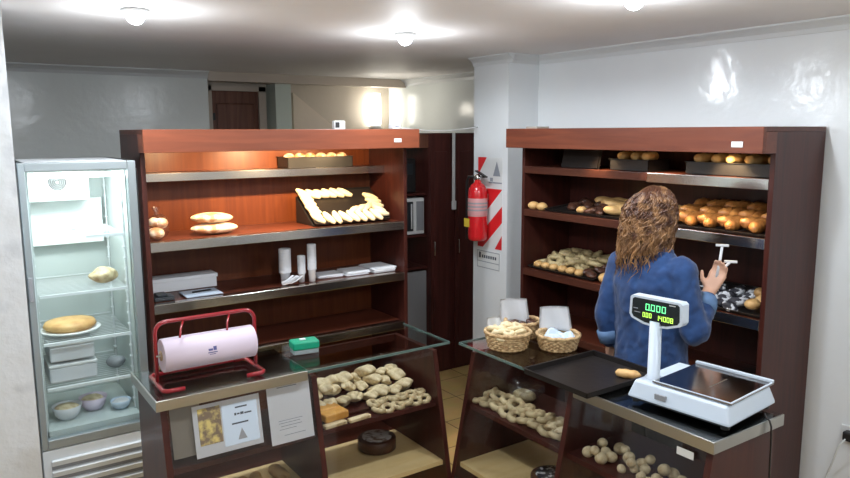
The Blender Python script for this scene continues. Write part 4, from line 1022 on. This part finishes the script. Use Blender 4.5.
tag(W, 'woman with wavy brown hair in a blue denim jacket, reaching into shelves with tongs', 'person')
W.data.transform(Matrix.Translation((-WX, -WY, 0))); W.location = (WX, WY, 0)
for s_ in (-1, 1):
    MB().sph(hc + Vector((.076, s_ * .031, .004)), .011, 2, (.6, 1, .7)).build('eye', 'eye_white', W, True)
MB().sph(hc + Vector((.092, 0, -.058)), .02, 2, (.4, 1, .35)).build('mouth', 'lip', W, True)
# jacket
m = MB()
torso(m, [(WX - .005, WY - .01, .83, .13, .172), (WX - .005, WY - .01, .90, .13, .172), (WX - .005, WY - .005, 1.03, .122, .162), (WX - .005, WY, 1.15, .128, .170), (WX - .008, WY, 1.26, .132, .178), (WX - .008, WY, 1.325, .112, .160), (WX - .008, WY, 1.375, .080, .112), (WX - .008, WY, 1.42, .058, .065)], 32)
cR = Vector(elR).lerp(Vector(wrR), .80); cL = Vector(elL).lerp(Vector(wrL), .9)
limb(m, [shR, elR, cR], [.064, .055, .045], 18, 8); limb(m, [shL, elL, cL], [.064, .052, .043], 18, 8)
J = remeshed(m, 'denim_jacket', 'denim', W, .008, 5)
for v in J.data.vertices:
    c_ = v.co; nrm = v.normal
    f_ = .013 * noise.noise(Vector((c_.x * 7, c_.y * 15, c_.z * 6))) + .009 * (abs(noise.noise(Vector((c_.x * 14, c_.y * 20 + c_.z * 9, c_.z * 11)))) - .2) + .003 * noise.noise(c_ * 45)
    v.co = c_ + nrm * f_
for nm, c_, w_ in (('cuff', cR, wrR), ('cuff', cL, wrL)):
    d_ = (Vector(w_) - c_).normalized()
    MB().tube([c_ - d_ * .045, c_ - d_ * .02, c_ + d_ * .012], [.053, .052, .0465], 20).build(nm, 'cuff', J, True)
m = MB()   # collar
m.tube([(WX - .008 + .066 * math.cos(a), WY + .070 * math.sin(a), 1.405 + .012 * math.cos(a + PI)) for a in [2 * PI * k / 24 for k in range(24)]], .018, 8, True)
m.build('collar', 'denim', J, True)
m = MB()   # back seams
for s_ in (-1, 1):
    m.tube([(WX - .150, WY + s_ * (.075 - .02 * k / 6), 1.30 - .44 * k / 6) for k in range(7)], .0022, 6)
# trousers and shoes
m = MB()
torso(m, [(WX, WY, .78, .115, .17), (WX, WY, .86, .118, .178), (WX, WY, .97, .11, .165)])
for s_ in (-1, 1): limb(m, [(WX, WY + s_ * .086, .84), (WX + .012, WY + s_ * .09, .46), (WX - .01, WY + s_ * .095, .10)], [.096, .068, .056])
T_ = remeshed(m, 'trousers', 'trousers', W, .010, 4)
for s_ in (-1, 1):
    m = MB(); limb(m, [(WX - .035, WY + s_ * .095, .046), (WX + .15, WY + s_ * .112, .036)], [.046, .036]); m.box((WX - .08, WY + s_ * .1 - .04, .001), (WX + .185, WY + s_ * .108 + .04, .014), .006)
    remeshed(m, 'shoe', 'shoe', W, .007, 3)
J.data.materials.clear(); J.data.materials.append(MAT['denim']); T_.data.materials.clear(); T_.data.materials.append(MAT['trousers'])
# hair: scalp volume plus wavy locks, all one mesh
m = MB()
hb_ = MB()
hb_.sph(hc + Vector((-.018, 0, .030)), .098, 4, (1.0, .86, 1.0), .10, 10)
hb_.sph(hc + Vector((-.050, .008, -.05)), .078, 4, (.8, 1.12, 1.15), .18, 12)
hb_.sph(hc + Vector((-.082, .022, -.125)), .05, 3, (.6, 1.25, 1.0), .2, 14)
hv = remeshed(hb_, 'hair_volume', 'hair', None, .008, 2)
bmv = bmesh.new(); bmv.from_mesh(hv.data); bpy.data.objects.remove(hv)
m = MB(); m.bm.free(); m.bm = bmv
rnd = random.Random(3)
for i in range(760):
    a = rnd.uniform(.28 * PI, 1.66 * PI); e_ = rnd.uniform(-.1, 1.40)
    st0 = hc + Vector((-.018, 0, .030)) + Vector((.100 * math.cos(a) * math.cos(e_), .086 * math.sin(a) * math.cos(e_), .100 * math.sin(e_)))
    left = math.sin(a)                      # +1 on her left side
    ln_ = rnd.uniform(.11, .27) + .035 * left + .07 * (e_ / 1.40)
    if rnd.random() < .25: ln_ += .04
    out_ = Vector((math.cos(a), math.sin(a), 0)); ph = rnd.uniform(0, 6.28); am = rnd.uniform(.005, .016); tang = Vector((-out_.y, out_.x, 0)); fr = rnd.uniform(13, 24)
    P_ = []; n = 15
    for k in range(n):
        t = k / (n - 1)
        bul = ((.024 + .014 * left) * math.sin(min(1, t * 1.5) * PI * .5) + .096 * (1 - math.cos(e_)) * min(1, t * 2.4)) * (1 - .25 * t)
        q = st0 + out_ * bul + Vector((0, 0, -ln_ * t ** 1.1)) + tang * am * math.sin(ph + t * fr) * min(1, t * 3) + out_ * am * .8 * math.cos(ph * 1.7 + t * fr) * min(1, t * 3)
        q += Vector((-.022 * t, .020 * t, 0)); P_.append(q)
    w0 = rnd.uniform(.0022, .0046)
    m.tube(P_, [w0 * (1 - .75 * (k / (n - 1)) ** 2) for k in range(n)], 5)
m.build('hair', 'hair', W, True, fix=False)

# tongs in her right hand
hp = Vector(wrR) + Vector((.045, -.012, .085))
tg = thing('serving_tongs', 'pale plastic serving tongs held up in the woman\'s right hand', 'tongs', hp)
side = Vector((.42, -.60, 0)).normalized()
for q, (tipo, L_) in enumerate(((Vector((.02, -.0, .115)), 1), (Vector((.055, -.02, .045)), 1))):
    tip = hp + tipo
    MB().tube([hp - Vector((.01, 0, .03)), hp + tipo * .4, tip], [.006, .006, .0055], 8, sx=.6).build('arm', 'cup_white', tg, True)
    m = MB(); m.box(-Vector((.026, .006, .005)), Vector((.026, .006, .005)), .002)
    bmesh.ops.rotate(m.bm, verts=m.bm.verts, matrix=Matrix.Rotation(math.atan2(side.y, side.x), 3, 'Z')); bmesh.ops.translate(m.bm, verts=m.bm.verts, vec=tip)
    m.build('tip', 'cup_white', tg)

# ------------------------------------------------------------------ world, camera
w = bpy.data.worlds.new('world'); SC.world = w; w.use_nodes = True
w.node_tree.nodes['Background'].inputs['Color'].default_value = (.5, .55, .6, 1); w.node_tree.nodes['Background'].inputs['Strength'].default_value = .05
p_, yaw, roll, f_ = 0.1493411910, 0.599240732, -0.00438159, 712.8595
cy, sy, cp, sp = math.cos(yaw), math.sin(yaw), math.cos(p_), math.sin(p_)
fw = Vector((sy * cp, cy * cp, -sp)); r0 = Vector((cy, -sy, 0)); u0 = r0.cross(fw)
rv = r0 * math.cos(roll) + u0 * math.sin(roll); uv = -r0 * math.sin(roll) + u0 * math.cos(roll)
cam = bpy.data.cameras.new('camera'); co = bpy.data.objects.new('camera', cam); COL.objects.link(co)
cam.sensor_width = 36; cam.lens = f_ / 850 * 36; cam.clip_start = .05
co.matrix_world = Matrix(((rv.x, uv.x, -fw.x, 0), (rv.y, uv.y, -fw.y, 0), (rv.z, uv.z, -fw.z, 1.9), (0, 0, 0, 1)))
SC.camera = co
SC.view_settings.view_transform = 'Standard'; SC.view_settings.look = 'None'; SC.view_settings.gamma = 1; SC.view_settings.use_curve_mapping = False
SC.view_settings.exposure = 0.22
SC.cycles.use_denoising = True
SC.cycles.max_bounces = 10; SC.cycles.transparent_max_bounces = 16; SC.cycles.sample_clamp_indirect = 4
